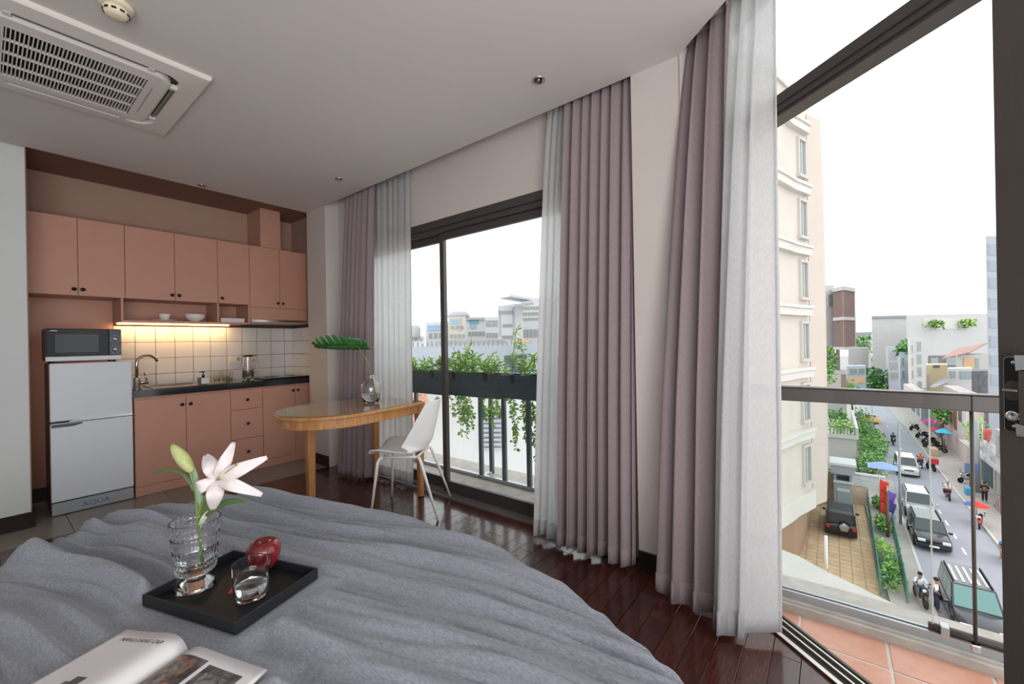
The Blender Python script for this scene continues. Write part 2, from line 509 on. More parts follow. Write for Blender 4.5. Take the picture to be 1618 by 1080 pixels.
# baseboards
def baseboard(name, pts, h=.115, t=.012):
    m = MB()
    for a, b in zip(pts[:-1], pts[1:]):
        a = Vector((*a, 0)); b = Vector((*b, 0)); d = (b - a).normalized(); n = Vector((d.y, -d.x, 0))
        q = [a - d * .001, b + d * .001, b + n * t + d * .001, a + n * t - d * .001]
        m.prism([(p.x, p.y) for p in q], .001, h)
    struct(name, m, BASEBOARD, bevel=.002, seg=1)
baseboard('baseboard_left_pier', [(-2.2, 4.68), (.215, 4.68)])
baseboard('baseboard_left_pier_side', [(.2225, 4.668), (.2225, 5.40)])
baseboard('baseboard_kitchen', [(.222, 5.40), (.9, 5.40)])
baseboard('baseboard_window_left', [(2.27, 4.28), (2.27, 4.27)][:0] or [(2.27, 4.66), (2.27, 4.26)])
baseboard('baseboard_window_right', [(2.27, .88), (2.27, .62)])
baseboard('baseboard_window_right_turn', [(2.262, .612), dpt(.385, 0)])

m = MB(); m.box(.223, .773, 5.388, 5.3995, .12, 1.756)
struct('trim_alcove_back', m, PINK, bevel=.002)
# backsplash tiles
TW, TH = .1545, .16
gm = MB(); gm.box(.774, 2.43, 5.394, 5.40, .88, 1.6)
part('grout', gm, GROUT, wk)
tsrc = None
for i in range(-1, 10):
    for j in range(4):
        x0 = .928 + TW * i; x1 = min(x0 + TW, 2.428)
        z0 = .882 + TH * j; z1 = z0 + TH
        if j == 3: z1 = min(z1, 1.545)
        mm = MB(); g = .002
        mm.box(x0 + g, x1 - g, 5.386, 5.396, z0 + g, z1 - g)
        if tsrc is None or j == 3 or i == 9:
            o = part('tile', mm, TILE, wk, loc=(x0, 5.386, z0), bevel=.0015, seg=1)
            if j == 0 and tsrc is None: tsrc = o
        else:
            again(tsrc, parent=wk, loc=(x0, 5.386, z0))
gm = MB(); gm.box(2.424, 2.4302, 4.70, 5.39, .88, 1.56)
part('grout', gm, GROUT, wkr)
tsrc = None
for i in range(5):
    for j in range(4):
        y1 = 5.384 - TW * i; y0 = max(y1 - TW, 4.70); z0 = .882 + TH * j; z1 = z0 + TH
        g = .002
        mm = MB(); mm.box(2.416, 2.426, y0 + g, y1 - g, z0 + g, z1 - g)
        part('tile', mm, TILE, wkr, loc=(2.416, y0, z0), bevel=.0015, seg=1)

# ================================================================ KITCHEN
def knob(parent, x, y, z):
    m = MB(); m.lathe(0, 0, [(.006, 0), (.006, .010), (.014, .014), (.016, .020), (.012, .026), (0, .028)], 12, axis=(0, -1, 0), org=(x, y, z))
    return part('knob', m, BLACK, parent)
def door_panel(parent, x0, x1, z0, z1, y, knobs, name='door', m_=None):
    g = .0016
    m = MB(); m.box(x0 + g, x1 - g, y, y + .018, z0 + g, z1 - g)
    d = part(name, m, m_ or PINK, parent, bevel=.0015, seg=1)
    for (kx, kz) in knobs: knob(d, kx, y, kz)
    return d
UY = 5.02
def upper(label, x0, x1, z0, z1, doors):
    t = thing('wall_cabinet', label, 'cabinet', ((x0 + x1) / 2, UY + .02, z0), group='pink wall cabinets above the worktop')
    m = MB(); m.box(x0, x1, UY + .019, 5.384, z0, z1); part('body', m, PINK, t)
    for (a, b, ks) in doors: door_panel(t, a, b, z0, z1, UY, ks)
    return t
ZU0, ZU1 = 1.757, 2.412
KZ = ZU0 + .052
upper('pink two-door wall cabinet at the far left, above the microwave', .224, .805, ZU0, ZU1, [(.224, .512, [(.486, KZ)]), (.512, .805, [(.538, KZ)])])
upper('wide pink two-door wall cabinet above the bowl shelf', .8055, 1.516, ZU0, ZU1, [(.8055, 1.162, [(1.136, KZ)]), (1.162, 1.516, [(1.19, KZ)])])
upper('narrow single-door pink wall cabinet beside the hood cabinet', 1.5165, 1.812, ZU0, ZU1, [(1.5165, 1.812, [(1.548, KZ)])])
t = upper('pink wall cabinet at the far right with the extractor hood under it', 1.8125, 2.428, 1.60, ZU1, [])
door_panel(t, 1.8125, 2.122, 1.735, ZU1, UY, [(2.095, 1.79)]); door_panel(t, 2.122, 2.428, 1.735, ZU1, UY, [(2.15, 1.79)])
door_panel(t, 1.8125, 2.428, 1.60, 1.733, UY, [], 'hood_panel')
m = MB(); m.box(1.93, 2.142, UY + .005, 5.384, ZU1 + .001, 2.849)
single('duct_box', m, PINK, 'pink boxed duct rising from the right wall cabinet to the soffit', 'duct', bevel=.002)
# extractor hood
t = thing('extractor_hood', 'slim steel extractor hood under the right wall cabinet', 'hood', (2.1, 5.2, 1.56))
m = MB(); m.box(1.82, 2.425, UY + .012, 5.384, 1.562, 1.599); part('body', m, PINK, t, bevel=.002)
m = MB(); m.box(1.83, 2.42, UY + .002, UY + .0118, 1.575, 1.598); part('front_strip', m, STEEL, t, label='brushed steel front strip')
m = MB(); m.box(1.85, 2.40, UY + .06, 5.35, 1.555, 1.5619); part('filter', m, GREY_PL, t)
# open shelf
t = thing('open_shelf', 'open pink shelf box with a divider under the wall cabinets', 'shelf', (1.3, 5.2, 1.545))
m = MB(); m.box(.775, 1.812, UY + .005, 5.384, 1.545, 1.562); part('bottom_board', m, PINK, t, bevel=.001, seg=1)
for xa in (.775, 1.508, 1.795):
    m = MB(); m.box(xa, xa + .017, UY + .006, 5.384, 1.5625, 1.7565); part('upright', m, PINK, t, bevel=.001, seg=1)
m = MB(); m.box(.792, 1.795, 5.372, 5.3839, 1.5625, 1.7565); part('back_board', m, PINK, t)
m = MB(); m.box(.79, 1.70, 5.30, 5.325, 1.535, 1.5449)
led = single('led_strip', m, LED, 'warm glowing light strip under the open pink shelf', 'light')
ll = bpy.data.lights.new('led_light', 'AREA'); ll.shape = 'RECTANGLE'; ll.size = .9; ll.size_y = .03; ll.energy = 1.2; ll.color = (1.0, .68, .32)
lo = bpy.data.objects.new('led_light', ll); COL.objects.link(lo); lo.parent = led; lo.location = (1.245, 5.31, 1.532)
# crockery on the shelf
m = MB(); m.lathe(1.10, 5.14, [(.03, 1.563), (.095, 1.569), (.10, 1.575), (.09, 1.574), (0, 1.570)], 28)
single('saucer', m, PORCELAIN, 'flat white plate under the small cup on the pink shelf', 'plate', loc=(1.10, 5.14, 1.563))
m = MB(); m.lathe(1.105, 5.14, [(.022, 1.5715), (.026, 1.578), (.044, 1.60), (.05, 1.635), (.0475, 1.635), (.041, 1.60), (.0, 1.582)], 24)
single('cup', m, PORCELAIN, 'small white cup standing on the plate on the pink shelf', 'cup', loc=(1.105, 5.14, 1.5715))
m = MB(); m.lathe(1.345, 5.13, [(.035, 1.563), (.04, 1.57), (.078, 1.595), (.087, 1.64), (.083, 1.641), (.074, 1.60), (0, 1.575)], 28)
single('bowl', m, PORCELAIN, 'large white bowl on the open pink shelf', 'bowl', loc=(1.345, 5.13, 1.563))
t = thing('book_stack', 'white book lying flat in the small right compartment of the shelf', 'book', (1.66, 5.12, 1.563))
m = MB(); m.box(1.55, 1.77, 5.06, 5.2, 1.563, 1.604); part('pages', m, PAPER, t, bevel=.003)
m = MB(); m.box(1.545, 1.775, 5.055, 5.205, 1.6042, 1.608); part('cover', m, WHITE_PL, t, bevel=.001)

# base cabinets
BY = 4.82; BZ0, BZ1 = .085, .868
def base(label, x0, x1, items):
    t = thing('base_cabinet', label, 'cabinet', ((x0 + x1) / 2, BY + .02, 0), group='pink base cabinets under the worktop')
    m = MB(); m.box(x0, x1, BY + .019, 5.384, .002, BZ1 + .004); part('body', m, PINK, t)
    for it in items: door_panel(t, *it)
    m = MB(); m.box(x0, x1, BY + .004, BY + .0185, .002, BZ0 - .002); part('kick_board', m, PINK, t, bevel=.001, seg=1)
    return t
base('two-door pink base cabinet under the sink, next to the fridge', .818, 1.546, [(.818, 1.182, BZ0, BZ1 - .02, BY, [(1.150, .772)]), (1.182, 1.546, BZ0, BZ1 - .02, BY, [(1.214, .772)])])
base('pink base cabinet with three drawers in the middle of the row', 1.5465, 1.846, [(1.5465, 1.846, .655, BZ1 - .012, BY, [(1.696, .752)], 'drawer'), (1.5465, 1.846, .352, .652, BY, [(1.696, .505)], 'drawer'), (1.5465, 1.846, BZ0, .349, BY, [(1.696, .215)], 'drawer')])
base('two-door pink base cabinet at the right end under the cooktop', 1.8465, 2.414, [(1.8465, 2.18, BZ0, BZ1 - .012, BY, [(2.155, .80)]), (2.18, 2.414, BZ0, BZ1 - .012, BY, [(2.207, .80)])])
# worktop with a sink cut-out
t = thing('worktop', 'black granite worktop along the kitchen wall', 'worktop', (1.6, 5.1, .873))
m = MB()
sx0, sx1, sy0, sy1 = .98, 1.36, 4.93, 5.26
m.box(.806, sx0, 4.80, 5.385, .873, .936); m.box(sx1, 2.415, 4.80, 5.385, .873, .936)
m.box(sx0, sx1, 4.80, sy0, .873, .936); m.box(sx0, sx1, sy1, 5.385, .873, .936)
part('slab', m, GRANITE, t)
t = thing('sink', 'inset steel sink in the black worktop', 'sink', (1.17, 5.1, .8))
m = MB()
a = .004
m.box(sx0 - .02, sx1 + .16, sy0 - .02, sy0 + a, .9362, .942); m.box(sx0 - .02, sx1 + .16, sy1 - a, sy1 + .02, .9362, .942)
m.box(sx0 - .02, sx0 + a, sy0, sy1, .9362, .942); m.box(sx1 - a, sx1 + .16, sy0, sy1, .9362, .942)
part('rim', m, STEEL, t, bevel=.002)
m = MB(); m.box(sx0 + a, sx1 - a, sy0 + a, sy1 - a, .80, .805); m.box(sx0 + .001, sx0 + a, sy0 + a, sy1 - a, .80, .937); m.box(sx1 - a, sx1 - .001, sy0 + a, sy1 - a, .80, .937)
m.box(sx0 + a, sx1 - a, sy0 + .001, sy0 + a, .80, .937); m.box(sx0 + a, sx1 - a, sy1 - a, sy1 - .001, .80, .937)
part('basin', m, STEEL, t)
m = MB(); m.lathe(1.17, 5.1, [(.04, .8052), (.04, .809), (.02, .8085), (0, .807)], 18); part('drain', m, CHROME, t)
# faucet
t = thing('faucet', 'tall curved steel kitchen faucet beside the fridge', 'faucet', (.845, 4.86, .936))
fx, fy = .845, 4.86
m = MB(); m.lathe(fx, fy, [(.03, .9362), (.03, .945), (.024, .95), (.022, 1.04), (.018, 1.05)], 18); part('base', m, STEEL, t)
pts = [(fx, fy, 1.05), (fx, fy, 1.16)]
for k in range(0, 11):
    a = pi - pi * k / 10 * .93
    pts.append((fx + .075 + .075 * cos(a) * 1.0, fy + .02 + .02 * cos(a), 1.165 + .075 * sin(a)))
m = MB(); m.tube(pts, .0115, 12); part('spout', m, STEEL, t)
m = MB(); m.cyl((fx, fy, 1.0), (fx + .075, fy - .01, 1.0), .02, .018); m.cyl((fx + .07, fy - .01, 1.0), (fx + .05, fy - .012, 1.085), .006, .008); part('handle', m, STEEL, t)
# soap bottle
t = thing('soap_bottle', 'square dark soap pump bottle with a white label on the worktop', 'bottle', (1.33, 4.95, .942))
bx, by = 1.34, 4.89
m = MB(); m.box(bx - .043, bx + .043, by - .025, by + .025, .9425, 1.01); part('body', m, mat('dark_soap', '#3b3f2c', .2), t, bevel=.006)
m = MB(); m.box(bx - .025, bx + .041, by - .0285, by - .0252, .946, 1.004); part('label', m, PAPER, t, label='white label')
m = MB(); m.cyl((bx, by, 1.01), (bx, by, 1.03), .013); m.cyl((bx, by, 1.03), (bx, by, 1.056), .005); m.box(bx - .03, bx + .012, by - .008, by + .008, 1.056, 1.066); part('pump', m, BLACK, t)
# glasses and jug behind
for (gx, gy, r, h, lab) in ((1.60, 5.10, .036, .10, 'short clear tumbler on the worktop, left of the carafe'), (1.545, 5.2, .034, .095, 'clear tumbler furthest left, close to the tiled wall'), (1.665, 5.22, .034, .095, 'clear tumbler close to the wall, between short tumbler and carafe')):
    m = MB(); m.lathe(gx, gy, [(r * .85, .9365), (r, .938 + h), (r, .94 + h), (r - .003, .94 + h), (r - .003, .938 + h), (r * .82, .946), (0, .946)], 20)
    single('tumbler', m, GLASS, lab, 'glass', 'clear tumblers on the worktop', loc=(gx, gy, .9365))
t = thing('carafe', 'tall clear water carafe with a dark lid and handle on the worktop', 'carafe', (1.80, 5.05, .936))
gx, gy = 1.79, 5.05
m = MB(); m.lathe(gx, gy, [(.052, .9365), (.055, .95), (.05, 1.10), (.044, 1.188), (.044, 1.19), (.041, 1.19), (.041, 1.188), (.047, 1.10), (.051, .955), (0, .943)], 24); part('body', m, GLASS, t)
m = MB(); m.lathe(gx, gy, [(.045, 1.191), (.047, 1.2), (.04, 1.208), (0, 1.21)], 20); m.box(gx + .04, gx + .085, gy - .012, gy + .012, 1.196, 1.204); part('lid', m, BLACK, t)
m = MB(); m.tube([(gx + .05, gy, 1.15), (gx + .085, gy - .005, 1.15), (gx + .09, gy - .005, 1.05), (gx + .05, gy, 1.0)], .006, 8); part('handle', m, GLASS, t)
# cooktop, chopstick
t = thing('cooktop', 'flat black glass cooktop at the right end of the worktop', 'cooktop', (2.1, 5.1, .936))
m = MB(); m.box(1.90, 2.39, 4.88, 5.28, .9363, .95); part('glass_top', m, mat('black_ceramic', '#101215', .06), t, bevel=.004)
for (x_, r_) in ((2.03, .085), (2.26, .07)):
    m = MB(); m.lathe(x_, 5.08, [(r_, .9502), (r_, .951), (r_ - .006, .951), (r_ - .006, .9502)], 28); part('ring', m, GREY_PL, t)
m = MB(); m.bar((1.40, 4.98, .946), (1.55, 4.95, .946), .012, .006)
single('wooden_spatula', m, WOOD, 'small wooden spatula lying between soap bottle and tumblers', 'spatula', bevel=.002)
# socket
t = thing('power_socket', 'cream double power socket on the tiled wall', 'socket', (1.80, 5.38, 1.18))
m = MB(); m.box(1.715, 1.845, 5.374, 5.3858, 1.125, 1.20); part('plate', m, CREAM_PL, t, bevel=.004)
for k in range(2):
    m = MB(); m.box(1.735 + .055 * k, 1.775 + .055 * k, 5.3725, 5.3739, 1.142, 1.182); part('outlet', m, GREY_PL if k else CREAM_PL, t)

# ---------------------------------------------------------------- fridge
t = thing('fridge', 'silver two-door fridge below the microwave', 'fridge', (.565, 5.03, 0))
fx0, fx1, fyf, fyb = .325, .806, 4.81, 5.25
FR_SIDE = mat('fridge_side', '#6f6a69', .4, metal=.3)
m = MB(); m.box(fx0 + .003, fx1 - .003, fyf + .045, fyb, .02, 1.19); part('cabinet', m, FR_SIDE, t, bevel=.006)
m = MB(); m.box(fx0, fx1, fyf, fyf + .043, .738, 1.195); fd = part('freezer_door', m, SILVER, t, bevel=.008)
m = MB(); m.box(fx0 + .15, fx1 - .002, fyf - .008, fyf + .01, .728, .746); m.prism([(0, 0), (.05, 0), (.05, .018), (0, .006)], 0, .016, M=frame_M((fx0 + .10, fyf - .006, .728), (1, 0, 0), (0, 0, 1)))
part('grip', m, mat('grip_silver', '#d9dbe0', .2, metal=.7), fd)
m = MB(); m.box(fx0, fx1, fyf, fyf + .043, .108, .722); fd2 = part('fridge_door', m, SILVER, t, bevel=.008)
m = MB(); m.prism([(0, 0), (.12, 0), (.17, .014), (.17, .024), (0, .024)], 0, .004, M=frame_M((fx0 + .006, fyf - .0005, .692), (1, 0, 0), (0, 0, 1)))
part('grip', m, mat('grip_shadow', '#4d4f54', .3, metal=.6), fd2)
m = MB(); m.box(fx0 + .002, fx1 - .002, fyf + .004, fyf + .03, .006, .098); bp = part('base_panel', m, GREY_PL, t, bevel=.003)
BLUE = mat('blue_print', '#3f6fb0', .5)
text('AQUA', 'lettering', BLUE, bp, frame_M((.49, fyf + .0035, .033), (1, 0, 0), (0, 0, 1)) @ Matrix.Diagonal((1.15, 1, 1, 1)), .05, .0006)
m = MB(); m.box(fx0 + .002, fx1 - .002, fyf + .03, fyf + .045, .1, 1.188); part('door_gasket', m, BLACK, t)
for xx in (fx0 + .05, fx1 - .05):
    for yy in (fyf + .08, fyb - .06):
        m = MB(); m.cyl((xx, yy, .0005), (xx, yy, .021), .016); part('foot', m, BLACK, t)
# ---------------------------------------------------------------- microwave
t = thing('microwave', 'black and silver microwave oven on top of the fridge', 'microwave', (.525, 5.0, 1.197))
mx0, mx1, myf, myb, mz0, mz1 = .31, .747, 4.85, 5.15, 1.212, 1.472
m = MB(); m.box(mx0, mx1, myf + .02, myb, mz0, mz1); part('case', m, mat('microwave_case', '#6d6c6e', .4, metal=.4), t, bevel=.005)
m = MB(); m.box(mx0, mx1, myf + .002, myf + .0195, mz0, mz0 + .036); part('silver_base', m, SILVER, t, bevel=.003)
DOORB = mat('oven_door_black', '#090a0d', .12, spec=.3)
m = MB(); m.box(mx0 + .004, mx1 - .078, myf, myf + .0195, mz0 + .037, mz1 - .002); d = part('door', m, DOORB, t, bevel=.003)
m = MB(); m.box(mx0 + .052, mx1 - .14, myf - .0015, myf - .0002, mz0 + .068, mz1 - .045); part('window', m, mat('oven_mesh_window', '#34383c', .14, spec=.4), d)
m = MB(); m.box(mx0 + .026, mx0 + .066, myf - .0012, myf - .0002, mz1 - .022, mz1 - .015); part('badge', m, GREY_PL, d)
m = MB(); m.box(mx1 - .076, mx1, myf, myf + .0195, mz0 + .037, mz1 - .002); cp = part('control_panel', m, mat('panel_grey', '#454951', .3), t, bevel=.003)
for zz in (mz0 + .175, mz0 + .088):
    m = MB(); m.lathe(0, 0, [(.022, 0), (.021, .012), (.019, .014), (0, .0145)], 20, axis=(0, -1, 0), org=(mx1 - .038, myf, zz)); part('dial', m, mat('dial_grey', '#7a7f86', .3, metal=.4), cp)
    m = MB(); m.bar((mx1 - .046, myf - .017, zz + .012), (mx1 - .030, myf - .017, zz - .012), .005, .005)
    for k in range(9):
        a = radians(-60 + 300 * k / 8)
        px_, pz_ = mx1 - .038 + cos(a) * .030, zz + sin(a) * .030
        m.box(px_ - .003, px_ + .003, myf - .0012, myf - .0002, pz_ - .0018, pz_ + .0018)
    part('dial_mark', m, WHITE_PL, cp, kind='stuff')
for xx in (mx0 + .04, mx1 - .04):
    for yy in (myf + .05, myb - .04):
        m = MB(); m.cyl((xx, yy, 1.1955), (xx, yy, 1.2125), .012); part('foot', m, BLACK, t)

# ================================================================ WINDOW ON THE LEFT
w1 = thing('window_1', None, None, (2.46, 2.55, 0)); w1['kind'] = 'structure'
m = MB(); m.box(2.415, 2.56, 1.12, 3.95, 2.295, 2.36); m.box(2.43, 2.56, 1.12, 3.95, 2.25, 2.295); part('frame_head', m, FRAME, w1, bevel=.003)
m = MB(); m.box(2.42, 2.56, 1.12, 1.16, .0, 2.25); part('frame_jamb', m, FRAME, w1)
m = MB(); m.box(2.42, 2.56, 3.91, 3.95, .0, 2.25); part('frame_jamb', m, FRAME, w1)
m = MB(); m.box(2.388, 2.41, 1.12, 3.95, -.01, .012); m.box(2.41, 2.432, 1.12, 3.95, -.01, .004); m.box(2.432, 2.442, 1.12, 3.95, -.01, .02); m.box(2.442, 2.56, 1.12, 3.95, -.01, .015); part('frame_sill', m, mat('sill_aluminium', '#8b8783', .35, metal=.5), w1)
def sash(y0, y1, x, dark):
    s = thing('sash', None, None, (x, (y0 + y1) / 2, 0)); 
    s.parent = w1; s.location = (x - 2.46, (y0 + y1) / 2 - 2.55, 0)
    WORLDM[s] = Matrix.Translation((x, (y0 + y1) / 2, 0))
    return s
def sash_mesh(y0, y1, x, mm):
    m = MB(); m.box(x, x + .032, y0, y0 + .05, .02, 2.25); m.box(x, x + .032, y1 - .05, y1, .02, 2.25)
    m.box(x, x + .032, y0 + .05, y1 - .05, .02, .118); m.box(x, x + .032, y0 + .05, y1 - .05, 2.19, 2.25)
    s = part('sash', m, mm, w1, bevel=.003)
    g = MB(); g.box(x + .013, x + .019, y0 + .05, y1 - .05, .118, 2.19); part('pane', g, PANE, s)
    return s
sash_mesh(1.16, 2.685, 2.452, FRAME)
sash_mesh(2.675, 3.91, 2.496, FRAME_D)

# ================================================================ BALCONY DOOR ON THE RIGHT
d1 = thing('door_1', None, None, (2.125, .221, 0)); d1['kind'] = 'structure'
def dbar(m, s0, s1, o0, o1, z0, z1):
    ps = [dpt(s0, o0), dpt(s1, o0), dpt(s1, o1), dpt(s0, o1)]
    m.prism(ps, z0, z1)
m = MB(); dbar(m, .385, -2.6, .0, .10, 2.285, 2.325); dbar(m, .385, -2.6, .010, .10, 2.262, 2.285); dbar(m, .385, -2.6, .022, .10, 2.247, 2.262); part('transom_bar', m, FRAME, d1, bevel=.002)
m = MB(); dbar(m, .385, .35, .0, .10, 0, 2.89); part('frame_jamb', m, FRAME, d1)
m = MB(); dbar(m, -2.57, -2.6, .0, .10, 0, 2.89); part('frame_jamb', m, FRAME, d1)
m = MB(); dbar(m, .385, -2.6, .0, .10, 2.845, 2.889); part('frame_head', m, FRAME, d1)
m = MB(); dbar(m, .35, -2.57, .045, .053, 2.325, 2.845); part('transom_pane', m, PANE, d1)
m = MB(); dbar(m, .385, -2.6, .0, .13, -.03, -.004); part('track_bed', m, FRAME_D, d1)
for (o0, o1, zz) in ((0, .006, .012), (.006, .03, .003), (.052, .06, .014), (.088, .096, .014), (.118, .13, .008)):
    m = MB(); dbar(m, .385, -2.6, o0, o1, -.0045, zz); part('track_rail', m, STEEL if o0 != .118 else FRAME_D, d1)
# slid-open leaf
m = MB(); dbar(m, -.744, -.85, .003, .040, .016, 2.246); stile = part('door_stile', m, FRAME_D, d1, bevel=.003)
m = MB(); dbar(m, -.85, -2.0, .003, .040, .016, .12); dbar(m, -.85, -2.0, .003, .040, 2.19, 2.246); dbar(m, -2.0, -2.1, .003, .040, .016, 2.246); part('door_rail', m, FRAME_D, d1)
m = MB(); dbar(m, -.85, -2.0, .018, .024, .12, 2.19); part('door_pane', m, PANE, d1)
# lock on the stile
t = thing('door_lock', 'black sliding-door lock plate with round keyhole on the dark door stile', 'lock', dp(-.78, .0, 1.14))
LM = frame_M(dp(-.757, .0026, 1.05), DD * -1, (0, 0, 1))      # x: along the wall to the right, y: up, z: towards the room or away
if LM.col[2].to_3d().dot(DN) > 0:
    pass
def lockpart(name, poly, z0, z1, mt, bev=.001):
    m = MB(); m.prism(poly, z0, z1, M=LM); return part(name, m, mt, t, bevel=bev)
def rr(x0, x1, y0, y1, r, n=5):
    out = []
    for (cx, cy, a0) in ((x1 - r, y1 - r, 0), (x0 + r, y1 - r, 90), (x0 + r, y0 + r, 180), (x1 - r, y0 + r, 270)):
        for k in range(n + 1):
            a = radians(a0 + 90 * k / n); out.append((cx + r * cos(a), cy + r * sin(a)))
    return out
sg = -1 if LM.col[2].to_3d().dot(DN) > 0 else 1
def zz(a, b): return (min(sg * a, sg * b), max(sg * a, sg * b))
lockpart('border', rr(-.001, .058, -.004, .19, .01), *zz(.0, .003), STEEL)
lockpart('plate', rr(.0008, .056, -.002, .188, .009), *zz(.0031, .0045), BLACK)
for yy in (.175, .012):
    m = MB(); m.lathe(0, 0, [(.0045, 0), (.004, .0015), (0, .0017)], 12, axis=LM.col[2].to_3d() * sg, org=LM @ Vector((.019, yy, sg * .0046))); part('screw', m, CHROME, t)
lockpart('turn_recess', rr(.004, .031, .078, .128, .012), *zz(.0046, .006), FRAME_D)
lockpart('turn_piece', rr(.001, .029, .100, .107, .002), *zz(.0061, .012), STEEL)
m = MB(); ax = LM.col[2].to_3d() * sg; m.lathe(0, 0, [(.0135, 0), (.0135, .004), (.010, .006), (.006, .006), (.005, .004), (0, .004)], 20, axis=ax, org=LM @ Vector((.018, .038, sg * .0046))); part('key_cylinder', m, CHROME, t)
lockpart('handle', [(.036, .155), (.06, .16), (.06, .195), (.034, .195)], *zz(.0046, .03), CHROME)
lockpart('handle', [(.036, -.008), (.06, -.008), (.06, .02), (.034, .024)], *zz(.0046, .03), CHROME)
lockpart('handle_bar', [(.041, .024), (.06, .024), (.06, .155), (.041, .155)], *zz(.012, .03), FRAME_D)

# ================================================================ CURTAINS
def curtain(name, label, top, bot, n, amp0, amp1, m_, zt=2.885, zb=.03, seed=0, nu=None, nv=26, hem=True, bow=0.0):
    """top, bot: end points (x,y) of the hanging line; folds grow from the tape to the hem"""
    rnd = random.Random(seed)
    ph = [rnd.uniform(-.25, .25) for _ in range(n + 2)]; am = [rnd.uniform(.6, 1.25) for _ in range(n + 2)]
    T0, T1 = Vector((*top[0], 0)), Vector((*top[1], 0)); B0, B1 = Vector((*bot[0], 0)), Vector((*bot[1], 0))
    nt_ = (T1 - T0).normalized(); nn = Vector((nt_.y, -nt_.x, 0))
    nu = nu or n * 14
    def fold(u, v):
        x = u * n
        i = int(min(x, n - 1e-6)); fr = x - i
        a = am[i] * (1 - fr) + am[i + 1] * fr
        p = ph[i] * (1 - fr) + ph[i + 1] * fr
        s = sin(2 * pi * (x + p * .6) )
        return a * (s + .28 * sin(4 * pi * x + 1.3 + p * 4))
    def fn(u, v):
        w = v ** .7
        z = zt + (zb - zt) * v
        P = (T0.lerp(T1, u)).lerp(B0.lerp(B1, u), w)
        A = amp0 + (amp1 - amp0) * min(1, v * 1.5)
        f = fold(u, v)
        P = P + nn * (A * f + bow * sin(pi * u) * w)
        P = P + nt_ * (A * .35 * cos(2 * pi * u * n + 1.0) * (1 if 0.02 < u < .98 else 0))
        P.z = z + (.012 * sin(u * n * 2.1 + seed) if v > .98 else 0)
        return P
    m = MB(); m.grid(fn, nu, nv)
    t = thing(name, label, 'curtain', (B0.x, B0.y, zb))
    part('cloth', m, m_, t, solid=.0022)
    if hem:
        def fh(u, v):
            a = fn(u, 1 - .034 * (1 - v) - .0); b = a + nn * .004 * (1 if True else 0)
            return b
        m = MB(); m.grid(lambda u, v: fn(u, 1 - .034 * (1 - v)) + nn * HEMS * .004, nu, 2)
        part('hem', m, m_, t, solid=.001)
    def ft(u, v):
        return fn(u, .02 * v) + nn * HEMS * .003
    m = MB(); m.grid(ft, nu, 2); part('heading_tape', m, m_, t, solid=.001)
    return t
HEMS = -1
HEMS = 1
curtain('curtain', 'mauve curtain at the far left of the window, behind the wooden table', ((2.335, 3.93), (2.335, 3.46)), ((2.19, 3.92), (2.245, 3.47)), 6, .018, .032, CURTAIN, seed=3)
curtain('curtain', 'wide mauve curtain left of the blank wall pier, right of the window', ((2.335, 1.335), (2.335, .885)), ((2.20, 1.36), (2.225, .90)), 7, .018, .042, CURTAIN, seed=5)
curtain('sheer_curtain', 'white sheer curtain behind the small glass vase on the table', ((2.378, 3.66), (2.378, 2.955)), ((2.372, 3.68), (2.372, 3.0)), 8, .010, .016, SHEER, seed=8, zb=.035)
curtain('sheer_curtain', 'white sheer curtain between the window and the wide mauve curtain', ((2.372, 1.49), (2.372, 1.24)), ((2.225, 1.57), (2.25, 1.32)), 5, .010, .02, SHEER, seed=11, zb=.035)
a0, a1 = dpt(.40, -.07), dpt(.10, -.09)
b0, b1 = (2.105, .70), (2.03, .405)
curtain('curtain', 'mauve curtain between the blank wall pier and the open balcony door', (a0, a1), (b0, b1), 3, .026, .060, CURTAIN, seed=21)
curtain('sheer_curtain', 'tall white sheer curtain beside the open balcony door', (dpt(.11, -.055), dpt(-.115, -.045)), ((2.0, .40), (2.075, .205)), 3, .013, .038, SHEER, seed=33, bow=.10)

# ================================================================ CEILING THINGS
AC = mat('air_conditioner_shell', '#ddd6cf', .5)
t = thing('ceiling_air_conditioner', 'square ceiling cassette air conditioner with a slatted intake grille', 'air conditioner', (.32, 3.155, 2.79))
acx, acy = .325, 3.155
m = MB()
def sq(h, r, z, n=6): return [Vector((acx + x, acy + y, z)) for x, y in rr(-h, h, -h, h, r, n)]
def ring(m, A, B):
    n = len(A); b = len(m.v); m.v += [tuple(p) for p in A] + [tuple(p) for p in B]
    for i in range(n):
        m.f.append((b + i, b + (i + 1) % n, b + n + (i + 1) % n, b + n + i)); m.sm.append(False); m.mi.append(0)
ring(m, sq(.475, .004, 2.789), sq(.475, .004, 2.772)); ring(m, sq(.475, .004, 2.772), sq(.468, .004, 2.764)); ring(m, sq(.468, .004, 2.764), sq(.378, .10, 2.757)); ring(m, sq(.378, .10, 2.757), sq(.372, .10, 2.785))
part('panel', m, AC, t)
m = MB(); ring(m, sq(.372, .10, 2.785), sq(.34, .10, 2.785)); part('air_slot', m, mat('slot_dark', '#2b2a28', .6), t)
m = MB(); ring(m, sq(.342, .09, 2.785), sq(.342, .09, 2.758)); ring(m, sq(.342, .09, 2.758), sq(.33, .085, 2.750)); ring(m, sq(.33, .085, 2.750), [Vector((acx + (.245 if x > 0 else -.245) * 1, acy + (.262 if y > 0 else -.262), 2.748)) for x, y in rr(-.33, .33, -.33, .33, .085, 6)])
part('intake_cover', m, AC, t)
